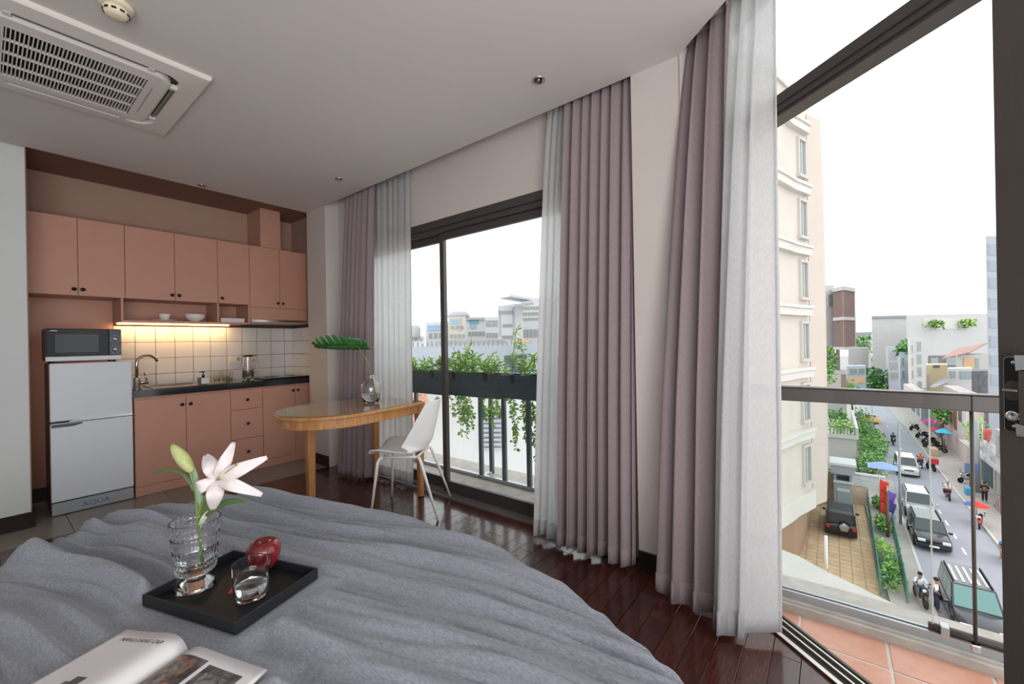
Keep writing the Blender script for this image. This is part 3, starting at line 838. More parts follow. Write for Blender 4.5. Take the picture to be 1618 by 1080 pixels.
for k, (ang) in enumerate((0, 90, 180, 270)):
    R = Matrix.Translation((acx, acy, 0)) @ Matrix.Rotation(radians(ang), 4, 'Z')
    m = MB(); m.box(.352, .364, -.22, .22, 2.762, 2.772, M=R @ Matrix.Translation((0, 0, 0))); part('louvre', m, mat('louvre_grey', '#7d7b76', .45) if k == 0 else bpy.data.materials['louvre_grey'], t)
    for sy in (-.24, .24):
        m = MB(); m.box(.342, .374, sy - .012, sy + .012, 2.755, 2.78, M=R); part('louvre_clip', m, AC, t)
m = MB(); m.box(acx - .245, acx + .245, acy - .262, acy + .262, 2.775, 2.784); part('intake_filter', m, mat('filter_dark', '#1a1917', .8), t)
m = MB()
for k in range(36):
    x = acx - .245 + .49 * (k + .5) / 36; m.box(x - .0022, x + .0022, acy - .262, acy + .262, 2.748, 2.762)
for k in range(5):
    y = acy - .262 + .524 * k / 4; m.box(acx - .245, acx + .245, y - .005, y + .005, 2.7475, 2.76)
part('grille', m, AC, t, kind='stuff')
m = MB(); m.box(acx + .275, acx + .278, acy - .18, acy + .18, 2.7462, 2.75); part('cover_seam', m, GREY_PL, t)
t = thing('smoke_detector', 'round cream smoke detector on the ceiling near the air conditioner', 'smoke detector', (.375, 2.42, 2.79))
m = MB(); m.lathe(.375, 2.42, [(.058, 2.7895), (.06, 2.775), (.05, 2.768), (0, 2.768)][:3] + [(.045, 2.767), (0, 2.767)], 28); part('base', m, CREAM_PL, t)
m = MB(); m.lathe(.375, 2.42, [(.044, 2.767), (.044, 2.75), (.036, 2.735), (.02, 2.73), (0, 2.729)], 28); dome = part('dome', m, CREAM_PL, t)
for k in range(10):
    a = 2 * pi * k / 10; R = Matrix.Translation((.375, 2.42, 2.746)) @ Matrix.Rotation(a, 4, 'Z')
    m = MB(); m.box(.0425, .0445, -.008, .008, -.004, .004, M=R); part('vent', m, BLACK, dome)
for (x, y, lab) in ((1.965, 1.30, 'recessed ceiling downlight nearest the wide mauve curtain'), (1.985, 3.47, 'recessed ceiling downlight above the wooden table'), (1.262, 4.55, 'recessed ceiling downlight by the edge of the pink kitchen recess')):
    t = thing('downlight', lab, 'downlight', (x, y, 2.79), group='recessed ceiling downlights')
    m = MB(); m.lathe(x, y, [(.036, 2.7895), (.038, 2.785), (.034, 2.782), (.027, 2.785), (.024, 2.7895)], 24); part('trim_ring', m, CHROME, t)
    m = MB(); m.lathe(x, y, [(.0235, 2.7885), (.02, 2.7875), (0, 2.787)], 20); part('reflector', m, mat('mirror_reflector', '#4a4644', .12, metal=1) if 'mirror_reflector' not in MATS else MATS['mirror_reflector'], t)
    m = MB(); m.ball((x, y, 2.786), .011, 10, 6, 1, 1, .6); part('bulb', m, CHROME, t)

# ================================================================ TABLE
t = thing('table', 'wooden half-oval table with a glass top against the window', 'table', (1.85, 3.05, 0))
def dshape(grow, n=22):
    cx, cy, A, B = 1.70, 3.085, .42, .375
    out = [(2.335 + grow, cy - B * .86 - grow), (2.335 + grow, cy + B - grow * 0)]
    out = [(2.325 + grow, 2.755 - grow), (2.325 + grow, 3.47 + grow)]
    for k in range(n + 1):
        a = pi / 2 + pi * k / n
        out.append((cx + (A + grow) * cos(a), cy - .0 + (B + grow) * sin(a) + (.03 if sin(a) > 0 else -.0) * sin(a)))
    return out
m = MB(); m.prism(dshape(0.0), .778, .802); part('table_top', m, WOOD, t, bevel=.006)
m = MB(); m.prism(dshape(-.006), .8021, .810); part('glass_sheet', m, pane_mat('table_glass', (.96, .985, .97, 1), .07), t)
m = MB(); m.prism(dshape(-.022), .715, .7779); part('apron', m, WOOD, t, bevel=.003)
m = MB(); m.prism(dshape(-.016), .712, .726); part('apron_moulding', m, WOOD, t, bevel=.004)
def leg(x, y, zt, w0, w1):
    m = MB(); vs = []
    for (z, w) in ((0.001, w1), (.35, (w0 + w1) / 2 * .98), (zt - .02, w0), (zt, w0)):
        vs += [(x - w, y - w, z), (x + w, y - w, z), (x + w, y + w, z), (x - w, y + w, z)]
    fs = [(0, 3, 2, 1), (12, 13, 14, 15)] + [(4 * k + i, 4 * k + (i + 1) % 4, 4 * k + 4 + (i + 1) % 4, 4 * k + 4 + i) for k in range(3) for i in range(4)]
    m.add(vs, fs); part('leg', m, WOODV, t, bevel=.008, seg=2)
leg(1.515, 3.12, .7118, .032, .024)
leg(2.29, 2.79, .777, .030, .021)
leg(2.29, 3.435, .777, .030, .021)

# ================================================================ CHAIR (moulded white shell, tapered steel legs)
CF = Vector((-.575, .818, 0)).normalized(); CS = Vector((CF.y, -CF.x, 0))
ch = thing('chair', 'white moulded shell chair with thin white legs at the table', 'chair', (2.06, 2.68, 0), atan2(CF.y, CF.x))
CHW = mat('chair_shell_white', '#e6e5e4', .38, spec=.45)
def shell(u, v):
    # u across -1..1, v: 0 front lip .. 1 top of the back ; local x forward, y left
    prof = [(.235, -.028), (.205, .0), (.12, .004), (0, -.012), (-.10, -.014), (-.165, .008), (-.205, .07), (-.228, .16), (-.25, .26), (-.268, .345), (-.275, .385)]
    wid = [.18, .205, .225, .235, .235, .225, .215, .20, .18, .155, .12]
    s = v * (len(prof) - 1); i = min(int(s), len(prof) - 2); f = s - i
    f2 = f * f * (3 - 2 * f) * .4 + f * .6
    x = prof[i][0] * (1 - f2) + prof[i + 1][0] * f2; z = prof[i][1] * (1 - f2) + prof[i + 1][1] * f2
    w = wid[i] * (1 - f) + wid[i + 1] * f
    a = (u * 2 - 1)
    lift = .035 * abs(a) ** 2.6 * (1 if v < .55 else .2)
    wrap = (.185 - .14 * max(0, v - .55) / .45) * abs(a) ** 2.2 * max(0, min(1, (v - .40) / .18))
    return Vector((x + wrap, a * w, .478 + z + lift))
m = MB(); m.grid(shell, 16, 40); sh = part('seat_shell', m, CHW, ch, local=True, solid=.012, subsurf=1)
m = MB(); m.tube([(.13, -.15, .445), (.13, .15, .445)], .009, 8); m.tube([(-.13, -.15, .445), (-.13, .15, .445)], .009, 8); m.tube([(-.13, -.15, .445), (.13, -.15, .445)], .009, 8); m.tube([(-.13, .15, .445), (.13, .15, .445)], .009, 8)
part('seat_frame', m, CHW, ch, local=True)
for sx, sy in ((1, 1), (1, -1), (-1, 1), (-1, -1)):
    m = MB(); fx_, fy_ = (.205 if sx > 0 else -.30) , sy * .235
    m.tube([(sx * .12, sy * .13, .447), (sx * .15, sy * .165, .44), (sx * .165, sy * .175, .41), (fx_, fy_, .004)], [.010, .0115, .0125, .0085], 10)
    part('leg', m, CHW, ch, local=True)

# ================================================================ VASE WITH A SPLIT LEAF ON THE TABLE
vx, vy = 2.0, 3.055
t = thing('glass_vase', 'round clear glass vase half full of water on the wooden table', 'vase', (vx, vy, .81))
m = MB(); m.lathe(vx, vy, [(.05, .8112), (.062, .822), (.075, .87), (.085, .925), (.08, .965), (.055, .998), (.036, 1.01), (.033, 1.03), (.0358, 1.048), (.036, 1.05), (.0335, 1.051), (.0332, 1.048), (.030, 1.03), (.033, 1.012), (.053, .994), (.076, .963), (.081, .925), (.071, .872), (.058, .828), (0, .822)], 32); part('body', m, GLASS, t)
m = MB(); m.lathe(vx, vy, [(0, .8235), (.056, .8295), (.069, .872), (.0735, .892), (0, .892)], 28); part('water', m, WATER, t)
t = thing('monstera_leaf', 'single split monstera leaf standing in the round glass vase', 'leaf', (vx, vy, .83))
tipb = at(589, 545, F0.dot(Vector((vx, vy, 0))))
stem = [Vector((vx + .03, vy - .02, .832)), Vector((vx + .02, vy - .012, .95)), Vector((vx + .004, vy + .0, 1.06)), Vector((vx - .02, vy + .02, 1.16)), Vector((vx - .055, vy + .05, 1.25)), Vector((vx - .075, vy + .07, 1.29))]
m = MB(); m.tube(stem, [.005, .005, .0048, .0045, .004, .0035], 8); part('stem', m, MATS['green_stem'], t)
# leaf: nearly edge-on blade, long axis pointing to the kitchen
base_ = stem[-1]
ax = Vector((-.62, .72, .02)).normalized(); sd = Vector((.70, .62, -.42)).normalized(); nr = ax.cross(sd).normalized()
def lf(l, w, h=0): return base_ + ax * l + sd * w + nr * h
def blade_side(s):
    N = 84; cuts = (-.035, .02, .075, .13, .185, .24, .29)
    vs = []
    for i in range(N + 1):
        l = -.085 + (.36 + .085) * i / N
        f = (l + .085) / .445
        e = .135 * (sin(pi * min(1, f * .88 + .12))) ** .55 * (1 if f < .98 else .4)
        nt_ = min(abs(l - q) for q in cuts)
        k = 1 - .62 * math.exp(-(nt_ / .0075) ** 2) * (1 if l > -.05 else .5)
        for j in range(5):
            w = e * k * j / 4
            vs.append(lf(l + .42 * w * (1 if l > -.02 else -.6), s * w, .016 * sin(min(1, w / .1) * pi) - 2.0 * w * w - .25 * max(0, l - .1) ** 2))
    m = MB(); m.add(vs, [(i * 5 + j, i * 5 + j + 1, (i + 1) * 5 + j + 1, (i + 1) * 5 + j) for i in range(N) for j in range(4)], True)
    return m
m = blade_side(1); m2_ = blade_side(-1); m.add(m2_.v, m2_.f, True)
part('blade', m, MONST, t, solid=.0016)
m = MB(); m.tube([lf(-.01, 0, .002), lf(.15, 0, .004), lf(.34, 0, -.012)], [.003, .0022, .0012], 6); part('midrib', m, STEMG, t)

# ================================================================ BED
BT = .50
t = thing('bed', 'bed under a rumpled grey linen duvet, mostly hidden', 'bed', (.2, 1.0, 0))
m = MB(); m.prism([(-1.3, -.5), (.93, -.5), (.93, .2), (1.03, .45), (1.12, .75), (1.13, 1.2), (1.04, 2.0), (.86, 2.45), (.3, 2.5), (-1.3, 2.15)], .2, BT - .075); part('mattress', m, SHEET, t, bevel=.03)
m = MB(); m.box(-1.2, .86, -.4, 2.0, .0, .199); part('bed_base', m, mat('bed_base', '#4a3a33', .6), t, bevel=.01)
TC = Vector((.50, 1.553, 0)); TA = radians(17.9)
T1 = Vector((cos(TA), sin(TA), 0)); T2 = Vector((-sin(TA), cos(TA), 0))
MO = Vector((.325, 1.34, 0)); MW = Vector((.36, -.93, 0)).normalized(); ML = Vector((-.93, -.36, 0)).normalized()
OUT = [(-1.45, -.7), (.2, -.7), (.72, -.32), (.88, .05), (1.005, .27), (1.093, .43), (1.185, .70), (1.235, .95), (1.245, 1.15), (1.23, 1.55), (1.172, 1.955), (1.09, 2.22), (.965, 2.48), (.80, 2.62), (.62, 2.69), (.45, 2.725), (.345, 2.72), (.26, 2.63), (.18, 2.565), (.10, 2.50), (.03, 2.45), (-.10, 2.38), (-.5, 2.3), (-1.45, 2.2)]
def catmull(P, n):
    out = []; k = len(P)
    for i in range(k):
        a, b, c_, d = [Vector((*P[(i + j) % k], 0)) for j in (-1, 0, 1, 2)]
        for j in range(n):
            f = j / n
            out.append(.5 * ((2 * b) + (c_ - a) * f + (2 * a - 5 * b + 4 * c_ - d) * f * f + (3 * b - a - 3 * c_ + d) * f ** 3))
    return out
RIM = catmull(OUT, 26)
BC = Vector((.25, 1.05, 0))
def nz(x, y, s): return noise.noise(Vector((x, y, s)))
def sm(a, b, x):
    f = max(0, min(1, (x - a) / (b - a))); return f * f * (3 - 2 * f)
def duvet_h(x, y):
    # long soft folds running along the bed, bending towards the camera side
    wx = .10 * nz(x * 1.3, y * .9, 4.1)
    q = x + .24 * (y - 1.2) + wx + .05 * (y - 1.2) ** 2
    left = 1 - sm(.15, .75, x)
    def fold(f, s, st, wob, sharp):
        ph = 2 * pi * (q * f + wob * nz(q * 1.6, y * st, s))
        am = .55 + .9 * nz(q * 2.2, y * .8, s + 3.0)
        return max(0, am) * ((.5 + .5 * sin(ph)) ** sharp - .4)
    rt = 1 - .45 * sm(.9, 1.2, x)
    big = fold(2.7, 1.7, .45, .8, 1.6) * (.042 + .018 * left) * rt
    mid = fold(6.1, 7.3, .5, 1.1, 1.9) * (.044 + .026 * left) * rt
    sml = (fold(13, 3.3, .8, 1.8, 1.7) * .019 + fold(24, 5.3, 1.0, 2.6, 1.4) * .0085) * rt + nz(q * 40, y * 7, 5.9) * .0028
    def crease(f, s, st, wob, wd):
        ph = pi * (q * f + wob * nz(q * 1.3, y * st, s))
        am = max(0, .35 + 1.6 * nz(q * 3.1, y * 1.1, s + 8.0))
        return -am * math.exp(-(sin(ph) / wd) ** 2)
    sml += crease(5.2, 12.3, .6, 1.4, .22) * (.020 + .012 * left) + crease(11, 15.1, .9, 2.2, .25) * .009
    lump = nz(x * 2.2, y * 2.2, 9.0) * .012
    foot = sm(2.0, 2.5, y) * (.045 * nz(x * 6.0, y * 3.0, 2.2) + .028)
    h = big + mid + sml + lump + foot - .004
    # pressed flat under the tray and the magazine
    r = Vector((x, y, 0)) - TC; a = abs(r.dot(T1)) / .16; b = abs(r.dot(T2)) / .22
    k = sm(1.0, 1.35, max(a, b)); h = h * k + (-.004) * (1 - k)
    r = Vector((x, y, 0)) - MO - ML * .16; a = abs(r.dot(MW)) / .25; b = abs(r.dot(ML)) / .20
    k = sm(.95, 1.3, max(a, b)); h = h * k + (-.006) * (1 - k)
    return h
m = MB(); NR = 230; NT = len(RIM)
rings = []
vs = []
for i in range(1, NR + 1):
    f = i / NR
    for p in RIM:
        q = BC.lerp(p, f)
        edge = sm(.94, 1.0, f) if True else 0
        z = BT + duvet_h(q.x, q.y) * (1 - .25 * edge) - .016 * edge ** 2
        vs.append((q.x, q.y, z))
base_n = len(vs)
DROP = [(.012, .05), (.016, .10), (.012, .17), (.010, .27), (.014, .40)]
for k, (o, dz) in enumerate(DROP):
    for j, p in enumerate(RIM):
        tn = (RIM[(j + 1) % NT] - RIM[j - 1]).normalized(); n_ = Vector((-tn.y, tn.x, 0))
        if n_.dot(p - BC) < 0: n_ = -n_
        wv = .022 * dz / .4 * sin(j * .42 + 2 * sin(j * .11))
        q = p + n_ * (o * .2 + wv)
        z = max(.05, vs[(NR - 1) * NT + j][2] - dz)
        vs.append((q.x, q.y, z))
vs.append((BC.x, BC.y, BT + duvet_h(BC.x, BC.y))); ci = len(vs) - 1
fs = [(ci, (j + 1) % NT, j)[::-1] for j in range(NT)]
tot = NR + len(DROP)
fs += [(i * NT + j, i * NT + (j + 1) % NT, (i + 1) * NT + (j + 1) % NT, (i + 1) * NT + j) for i in range(tot - 1) for j in range(NT)]
m.add(vs, fs, True)
single('duvet', m, LINEN, 'rumpled grey linen duvet spread over the bed', 'duvet', loc=(.25, 1.05, .4))

# ================================================================ TRAY AND WHAT STANDS ON IT
TZ = .502
t = thing('tray', 'black rectangular serving tray with a raised rim on the duvet', 'tray', (TC.x, TC.y, TZ), TA)
hx, hy = .146, .204
m = MB(); m.box(-hx, hx, -hy, hy, 0, .006); part('base', m, MATTE_BLACK, t, local=True, bevel=.001, seg=1)
for (a, b, c_, d) in ((-hx, hx, -hy, -hy + .007), (-hx, hx, hy - .007, hy), (-hx, -hx + .007, -hy + .007, hy - .007), (hx - .007, hx, -hy + .007, hy - .007)):
    m = MB(); m.box(a, b, c_, d, .0062, .036); part('rim', m, MATTE_BLACK, t, local=True, bevel=.0015, seg=1)
TS = TZ + .0063
# footed cut-glass vase
gx, gy = .432, 1.682
t = thing('footed_glass_vase', 'footed cut-glass vase holding a white lily on the black tray', 'vase', (gx, gy, TS))
def rib(a, z): return 1 + .022 * abs(sin(a * 13))
m = MB(); m.lathe(gx, gy, [(.060, TS + .0005), (.061, TS + .004), (.045, TS + .016), (.026, TS + .032), (.0165, TS + .041), (.0165, TS + .046), (.028, TS + .050)], 52, rmod=lambda a, z: 1 + .03 * abs(sin(a * 10)) * (1 if z > TS + .003 else 0)); part('foot', m, GLASS, t)
prof = []
zz0, zz1 = TS + .050, TS + .222
for k in range(25):
    f = k / 24; z = zz0 + (zz1 - zz0) * f
    r = .052 + .017 * f ** .8
    gro = .0022 * (1 - min(1, abs(((f * 4.0) % 1.0) - .5) / .5 * 3.2 - 2.2) if abs(((f * 4.0) % 1.0) - .5) > .40 else 0)
    prof.append((r - (.0042 if abs(((f * 4) % 1.0) - 0.0) < .05 or ((f * 4) % 1.0) > .95 else 0), z))
inner = [(.0655, zz1), (.0653, zz1 - .002), (.0625, zz0 + .12), (.056, zz0 + .05), (.048, zz0 + .018), (0, zz0 + .014)]
m = MB(); m.lathe(gx, gy, [(.030, zz0 + .0003), (.048, zz0 + .0006)] + prof[1:-1] + [(.0689, zz1 - .002), (.069, zz1)] + inner, 104, rmod=lambda a, z: 1 + .040 * abs(sin(a * 13)))
part('bowl', m, GLASS, t)
m = MB(); m.lathe(gx, gy, [(.0, zz0 + .0148), (.046, zz0 + .0188), (.053, zz0 + .05), (0, zz0 + .05)], 40); part('water', m, WATER, t)

# lily
DL = F0.dot(Vector((gx, gy, 0)))
def L_(px, py, dd=0.0): return at(px, py, DL + dd)
t = thing('lily', 'white lily in bloom with a green closed bud, standing in the cut-glass vase', 'flower', (gx, gy, TS + .07))
def spl(P, n=6):
    out = []
    for i in range(len(P) - 1):
        a, b, c_, d = P[max(i - 1, 0)], P[i], P[i + 1], P[min(i + 2, len(P) - 1)]
        for j in range(n):
            f = j / n; out.append(.5 * ((2 * b) + (c_ - a) * f + (2 * a - 5 * b + 4 * c_ - d) * f * f + (3 * b - a - 3 * c_ + d) * f ** 3))
    out.append(P[-1]); return out
stem_pts = spl([L_(318, 893), L_(316, 850), L_(312, 815), L_(310, 785), L_(307, 760), L_(304, 744)])
m = MB(); m.tube(stem_pts, [.0042] * (len(stem_pts) - 4) + [.0042, .0045, .0055, .007], 8); part('stem', m, STEMG, t)
fs_ = spl([L_(312, 815), L_(320, 792, .0), L_(332, 772, -.004), L_(341, 760, -.008)])
m = MB(); m.tube(fs_, .004, 8); part('stem', m, STEMG, t)
# bud
b0, b1 = L_(305, 746), L_(271, 701)
bd = b1 - b0; Lb = bd.length
m = MB(); m.lathe(0, 0, [(0.004, 0), (.011, .08 * Lb), (.017, .25 * Lb), (.0195, .45 * Lb), (.017, .70 * Lb), (.010, .90 * Lb), (.004, .98 * Lb), (0, Lb)], 18, axis=bd, org=b0, rmod=lambda a, z: 1 + .06 * abs(sin(a * 1.5)))
part('bud', m, BUD, t, label='closed green bud')
# petals
FC = L_(343, 757, -.006)
toC = (Vector((0, 0, H)) - FC).normalized()
tips = [((367, 704), .0), ((411, 727), -.01), ((404, 778), -.03), ((336, 806), -.035), ((300, 776), -.02), ((324, 716), .0)]
def petal(tip, dd, w, k):
    T = L_(*tip, dd)
    d = T - FC; L = d.length; dn = d / L
    sd = dn.cross(toC).normalized(); up = sd.cross(dn).normalized()
    if up.dot(toC) < 0: up = -up
    m = MB()
    def f(u, v):
        a = u * 2 - 1
        wd = w * (sin(pi * min(1, (v * .93 + .03)) ** .82)) ** .8 + .003
        bow = up * (.030 * sin(pi * min(1, v * 1.05)) - .034 * v ** 3)
        cup = up * (-.010 * abs(a) ** 2 * (1 - v) + .006 * abs(a) * sin(v * 9 + k)) * (1 if True else 0) - up * (.004 * (1 - abs(a)) ** 2)
        return FC + dn * (L * v) + sd * (a * wd) + bow + cup
    m.grid(f, 8, 14); return m
for k, (tp, dd) in enumerate(tips):
    part('petal', petal(tp, dd, .021 if k % 2 else .0175, k), PETAL, t, solid=.0012)
m = MB()
rs = random.Random(3)
anth = []
for k in range(6):
    a = 2 * pi * k / 6 + .4
    e = FC + toC * .035 + (R0 * cos(a) + U0 * sin(a)) * .018 + R0 * .022 + U0 * .012
    m.tube([FC, FC.lerp(e, .5) + toC * .006, e], .0010, 5)
part('stamen', m, mat('stamen', '#d9d9b0', .5), t, kind='stuff')
e = L_(373, 734, -.05)
m = MB(); m.tube([FC, FC.lerp(e, .5) + toC * .004, e], .0016, 6); m.ball(e, .0042, 8, 6); part('pistil', m, mat('pistil', '#8d8f45', .5), t)
def blade(pts, w, name='leaf', mt=None):
    P = spl(pts, 6); m = MB(); n = len(P)
    vs = []
    for i, p in enumerate(P):
        f = i / (n - 1); d = (P[min(i + 1, n - 1)] - P[max(i - 1, 0)]).normalized()
        sd = d.cross(toC).normalized(); ww = w * (sin(pi * (f * .9 + .08))) ** .7
        vs += [p + sd * ww, p + toC * -.002, p - sd * ww]
    m.add(vs, [(3 * i + k, 3 * i + k + 1, 3 * i + k + 4, 3 * i + k + 3) for i in range(n - 1) for k in (0, 1)], True)
    part(name, m, mt or LEAFG, t, solid=.0008)
blade([L_(306, 776), L_(300, 762), L_(288, 748), L_(264, 741), L_(240, 749)], .006)
blade([L_(318, 800), L_(316, 770), L_(308, 748), L_(300, 741)][::-1][:1] + [L_(318, 798), L_(313, 772), L_(309, 750), L_(306, 738)], .008, mt=mat('pale_leaf', '#7f9a80', .5))
blade([L_(316, 828), L_(328, 800), L_(336, 782), L_(341, 770)], .013)
blade([L_(325, 815), L_(345, 799), L_(366, 791), L_(391, 793)], .010)
blade([L_(314, 835), L_(308, 818), L_(300, 800)][:0] + [L_(313, 838), L_(322, 818), L_(331, 806)], .008, mt=mat('young_leaf', '#b9c2a8', .5))

# tumbler with water
gx, gy = .517, 1.462
t = thing('tumbler', 'clear ribbed tumbler with a little water, in front of the apple on the tray', 'glass', (gx, gy, TS))
h = .112
m = MB(); m.lathe(gx, gy, [(.036, TS + .0004), (.0415, TS + .003), (.0425, TS + .012), (.0475, TS + .016), (.0505, TS + .06), (.0524, TS + h - .002), (.0525, TS + h), (.0500, TS + h), (.0499, TS + h - .002), (.0478, TS + .06), (.045, TS + .022), (.038, TS + .014), (0, TS + .012)], 72, rmod=lambda a, z: 1 + (.018 * abs(sin(a * 9)) if z < TS + .055 else 0)); part('body', m, GLASS, t)
m = MB(); m.lathe(gx, gy, [(0, TS + .0128), (.037, TS + .0148), (.0438, TS + .0225), (.0455, TS + .045), (0, TS + .045)], 40); part('water', m, WATER, t)
# apple
ax_, ay_ = .612, 1.612
t = thing('apple', 'dark red apple behind the tumbler on the tray', 'apple', (ax_, ay_, TS))
ap = [(r_ * 1.04, z_ * 1.04) for r_, z_ in [(0, .010), (.012, .004), (.022, .0008), (.036, .009), (.047, .030), (.0525, .055), (.051, .075), (.042, .091), (.028, .098), (.014, .094), (.005, .084), (0, .080)]]
m = MB(); m.lathe(ax_, ay_, ap, 36, z0=TS, rmod=lambda a, z: 1 + .012 * cos(a * 5)); part('flesh', m, APPLE, t)
m = MB(); m.tube([(ax_, ay_, TS + .082), (ax_ + .003, ay_, TS + .097), (ax_ + .010, ay_ + .004, TS + .108)], [.0016, .0014, .002], 6); part('stalk', m, mat('stalk_brown', '#3d2a1b', .7), t)
# red card on the tray
p = on(370, 931, TS)
m = MB(); m.prism([(-.02, -.012), (.02, -.012), (.02, .012), (-.02, .012)], TS + .0003, TS + .0015, M=Matrix.Translation((p.x, p.y, 0)) @ Matrix.Rotation(TA + .6, 4, 'Z'))
single('red_card', m, mat('red_card', '#c2453c', .5), 'small red paper scrap on the tray beside the tumbler', 'card', loc=(p.x, p.y, TS))

# ================================================================ MAGAZINE
t = thing('magazine', 'open magazine lying face up on the near corner of the duvet', 'magazine', (MO.x, MO.y, .5))
def pg_h(w, side):
    # height of the page across its width, measured from the spine
    f = w / .25
    hmp = (.046 if side < 0 else .026)
    return .500 + .008 + hmp * (1 - math.exp(-f * 9)) * math.exp(-f * 1.5) * 1.25
def pgp(w, l, side, lift=0.0):
    p = MO + MW * (side * w) + ML * l
    return Vector((p.x, p.y, pg_h(w, side) + lift))
for side in (-1, 1):
    WID = .235 if side < 0 else .26
    m = MB(); m.grid(lambda u, v: pgp(u * WID, v * .32, side), 26, 10)
    n0 = len(m.v)
    pgs = part('page_block', m, PAPER, t, solid=0)
    md = pgs.modifiers.new('solid', 'SOLIDIFY'); md.thickness = .007; md.offset = 1 if side > 0 else -1
    # which way is down: keep the printed side up
    nrm = (pgp(.1, .1, side) - pgp(.09, .1, side)).cross(pgp(.1, .11, side) - pgp(.1, .1, side))
    md.offset = -1 if nrm.z > 0 else 1
    def patch(name, w0, w1, l0, l1, mt, lift=.0006, nu=10, nv=4, sk=0.0):
        mm = MB(); mm.grid(lambda u, v: pgp(w0 + (w1 - w0) * u + sk * v, l0 + (l1 - l0) * v, side, lift), nu, nv)
        return part(name, mm, mt, pgs)
    PH_D = MATS.get('photo_dark') or mat('photo_dark', '#2a2628', .4, col2='#6b6468', noise_scale=30)
    PH_B = MATS.get('photo_brown') or mat('photo_brown', '#4a352b', .4, col2='#a98368', noise_scale=26)
    PH_L = MATS.get('photo_light') or mat('photo_light', '#8f8a86', .4, col2='#3a3636', noise_scale=60)
    if side < 0:
        patch('printed_photo', .10, .135, .155, .30, PH_D, .0007); patch('printed_photo', .06, .10, .185, .25, PH_B, .0007)
        patch('printed_photo', .135, .150, .17, .31, PH_L, .0007); patch('printed_photo', .075, .10, .22, .30, PH_L, .0011)
    else:
        patch('printed_photo', .008, .108, .028, .16, PH_D, .0006); patch('printed_photo', .018, .085, .036, .15, PH_B, .0010); patch('printed_photo', .03, .07, .05, .13, PH_L, .0014)
        patch('printed_photo', .120, .225, .035, .31, PH_D, .0006, 10, 8); patch('printed_photo', .008, .108, .17, .31, PH_D, .0006)
        patch('printed_photo', .135, .20, .055, .11, PH_L, .0010)
# heading on the left page
def page_text(s, w0, l0, size):
    cu = bpy.data.curves.new('heading', 'FONT'); cu.body = s; cu.size = size; cu.resolution_u = 2
    o = bpy.data.objects.new('tmp', cu); COL.objects.link(o); bpy.context.view_layer.update()
    me = bpy.data.meshes.new_from_object(o.evaluated_get(bpy.context.evaluated_depsgraph_get()))
    bpy.data.objects.remove(o, do_unlink=True)
    mm = MB()
    wdt = max(v.co.x for v in me.vertices)
    vs = []
    for v in me.vertices:
        vs.append(pgp(w0 - v.co.x, l0 - v.co.y, -1, .0012))
    mm.add(vs, [tuple(p.vertices) for p in me.polygons])
    part('heading', mm, INK, t)
page_text('NANG DANG CAP', .195, .04, .018)

# ================================================================ BALCONY
dn_ = (DN.x, DN.y); d0_ = D0.dot(DN)
m = MB(); m.prism(clip([(-.2, -2.6), (2.66, -2.6), (2.66, .56), (-.2, .56)], dn_, d0_ + .128), -.2, -.0525)
bf = struct('balcony_floor', m, MORTAR)
T_ = .31
for ix in range(-7, 1):
    for iy in range(-9, 3):
        x0 = 2.235 + T_ * ix; y0 = -.17 + T_ * iy
        g = .006
        pl = [(x0 + g, y0 + g), (min(x0 + T_ - g, 2.43), y0 + g), (min(x0 + T_ - g, 2.43), y0 + T_ - g), (x0 + g, y0 + T_ - g)]
        pl = clip(clip(pl, dn_, d0_ + .135), (0, -1), -.53)
        if len(pl) >= 3:
            xs = [p[0] for p in pl]; ys = [p[1] for p in pl]
            if max(xs) - min(xs) > .03 and max(ys) - min(ys) > .03:
                m = MB(); m.prism(pl, -.0524, -.05 + random.uniform(-.0008, .0008)); part('tile', m, TERRA, bf, loc=(xs[0], ys[0], -.055), bevel=.002, seg=1)
# kerb under the railing, slightly bowed
ys = [.58, .3, .0, -.3, -.6, -1.0, -1.6, -2.5]
def bowx(y): return -.05 * (y + .25) ** 2
def kerbpoly(xa, xb): return [(xa + bowx(y), y) for y in ys] + [(xb + bowx(y), y) for y in reversed(ys)]
m = MB(); m.prism(kerbpoly(2.432, 2.70), -.35, -.012)
m.prism(kerbpoly(2.452, 2.70), -.012, -.002)
struct('balcony_kerb', m, CEMENT)
t = thing('balcony_railing', 'dark metal balcony railing with glass panels above the street', 'railing', (2.49, 0, 0))
m = MB(); m.prism(kerbpoly(2.455, 2.50), .985, 1.05); m.prism(kerbpoly(2.445, 2.51), 1.05, 1.056); part('top_rail', m, FRAME, t, bevel=.004)
m = MB(); m.prism([(2.448 + bowx(-.44), -.441), (2.458, -.441), (2.458, -.444), (2.448, -.444)], .985, 1.057); part('rail_joint', m, BLACK, t)
CHAN = mat('pale_aluminium', '#a9adb0', .3, metal=.5)
m = MB(); m.prism(kerbpoly(2.478, 2.492), -.001, .03); m.prism(kerbpoly(2.508, 2.522), -.001, .03); m.prism(kerbpoly(2.470, 2.530), -.0015, .006); part('bottom_channel', m, CHAN, t)
m = MB(); m.prism([(2.493 + bowx(y), y) for y in ys if y > -.33] + [(2.493 + bowx(-.322), -.322), (2.507 + bowx(-.322), -.322)] + [(2.507 + bowx(y), y) for y in reversed(ys) if y > -.33], .007, .982); part('glass_panel', m, RAILGLASS, t)
m = MB(); m.prism([(2.4995 - .006, -.3225), (2.4995 + .006, -.3225), (2.4995 + .006, -.3265), (2.4995 - .006, -.3265)], .007, .982); part('glass_edge', m, mat('glass_edge', '#d9e2df', .1, trans=.4), t, label='pale polished glass edge')
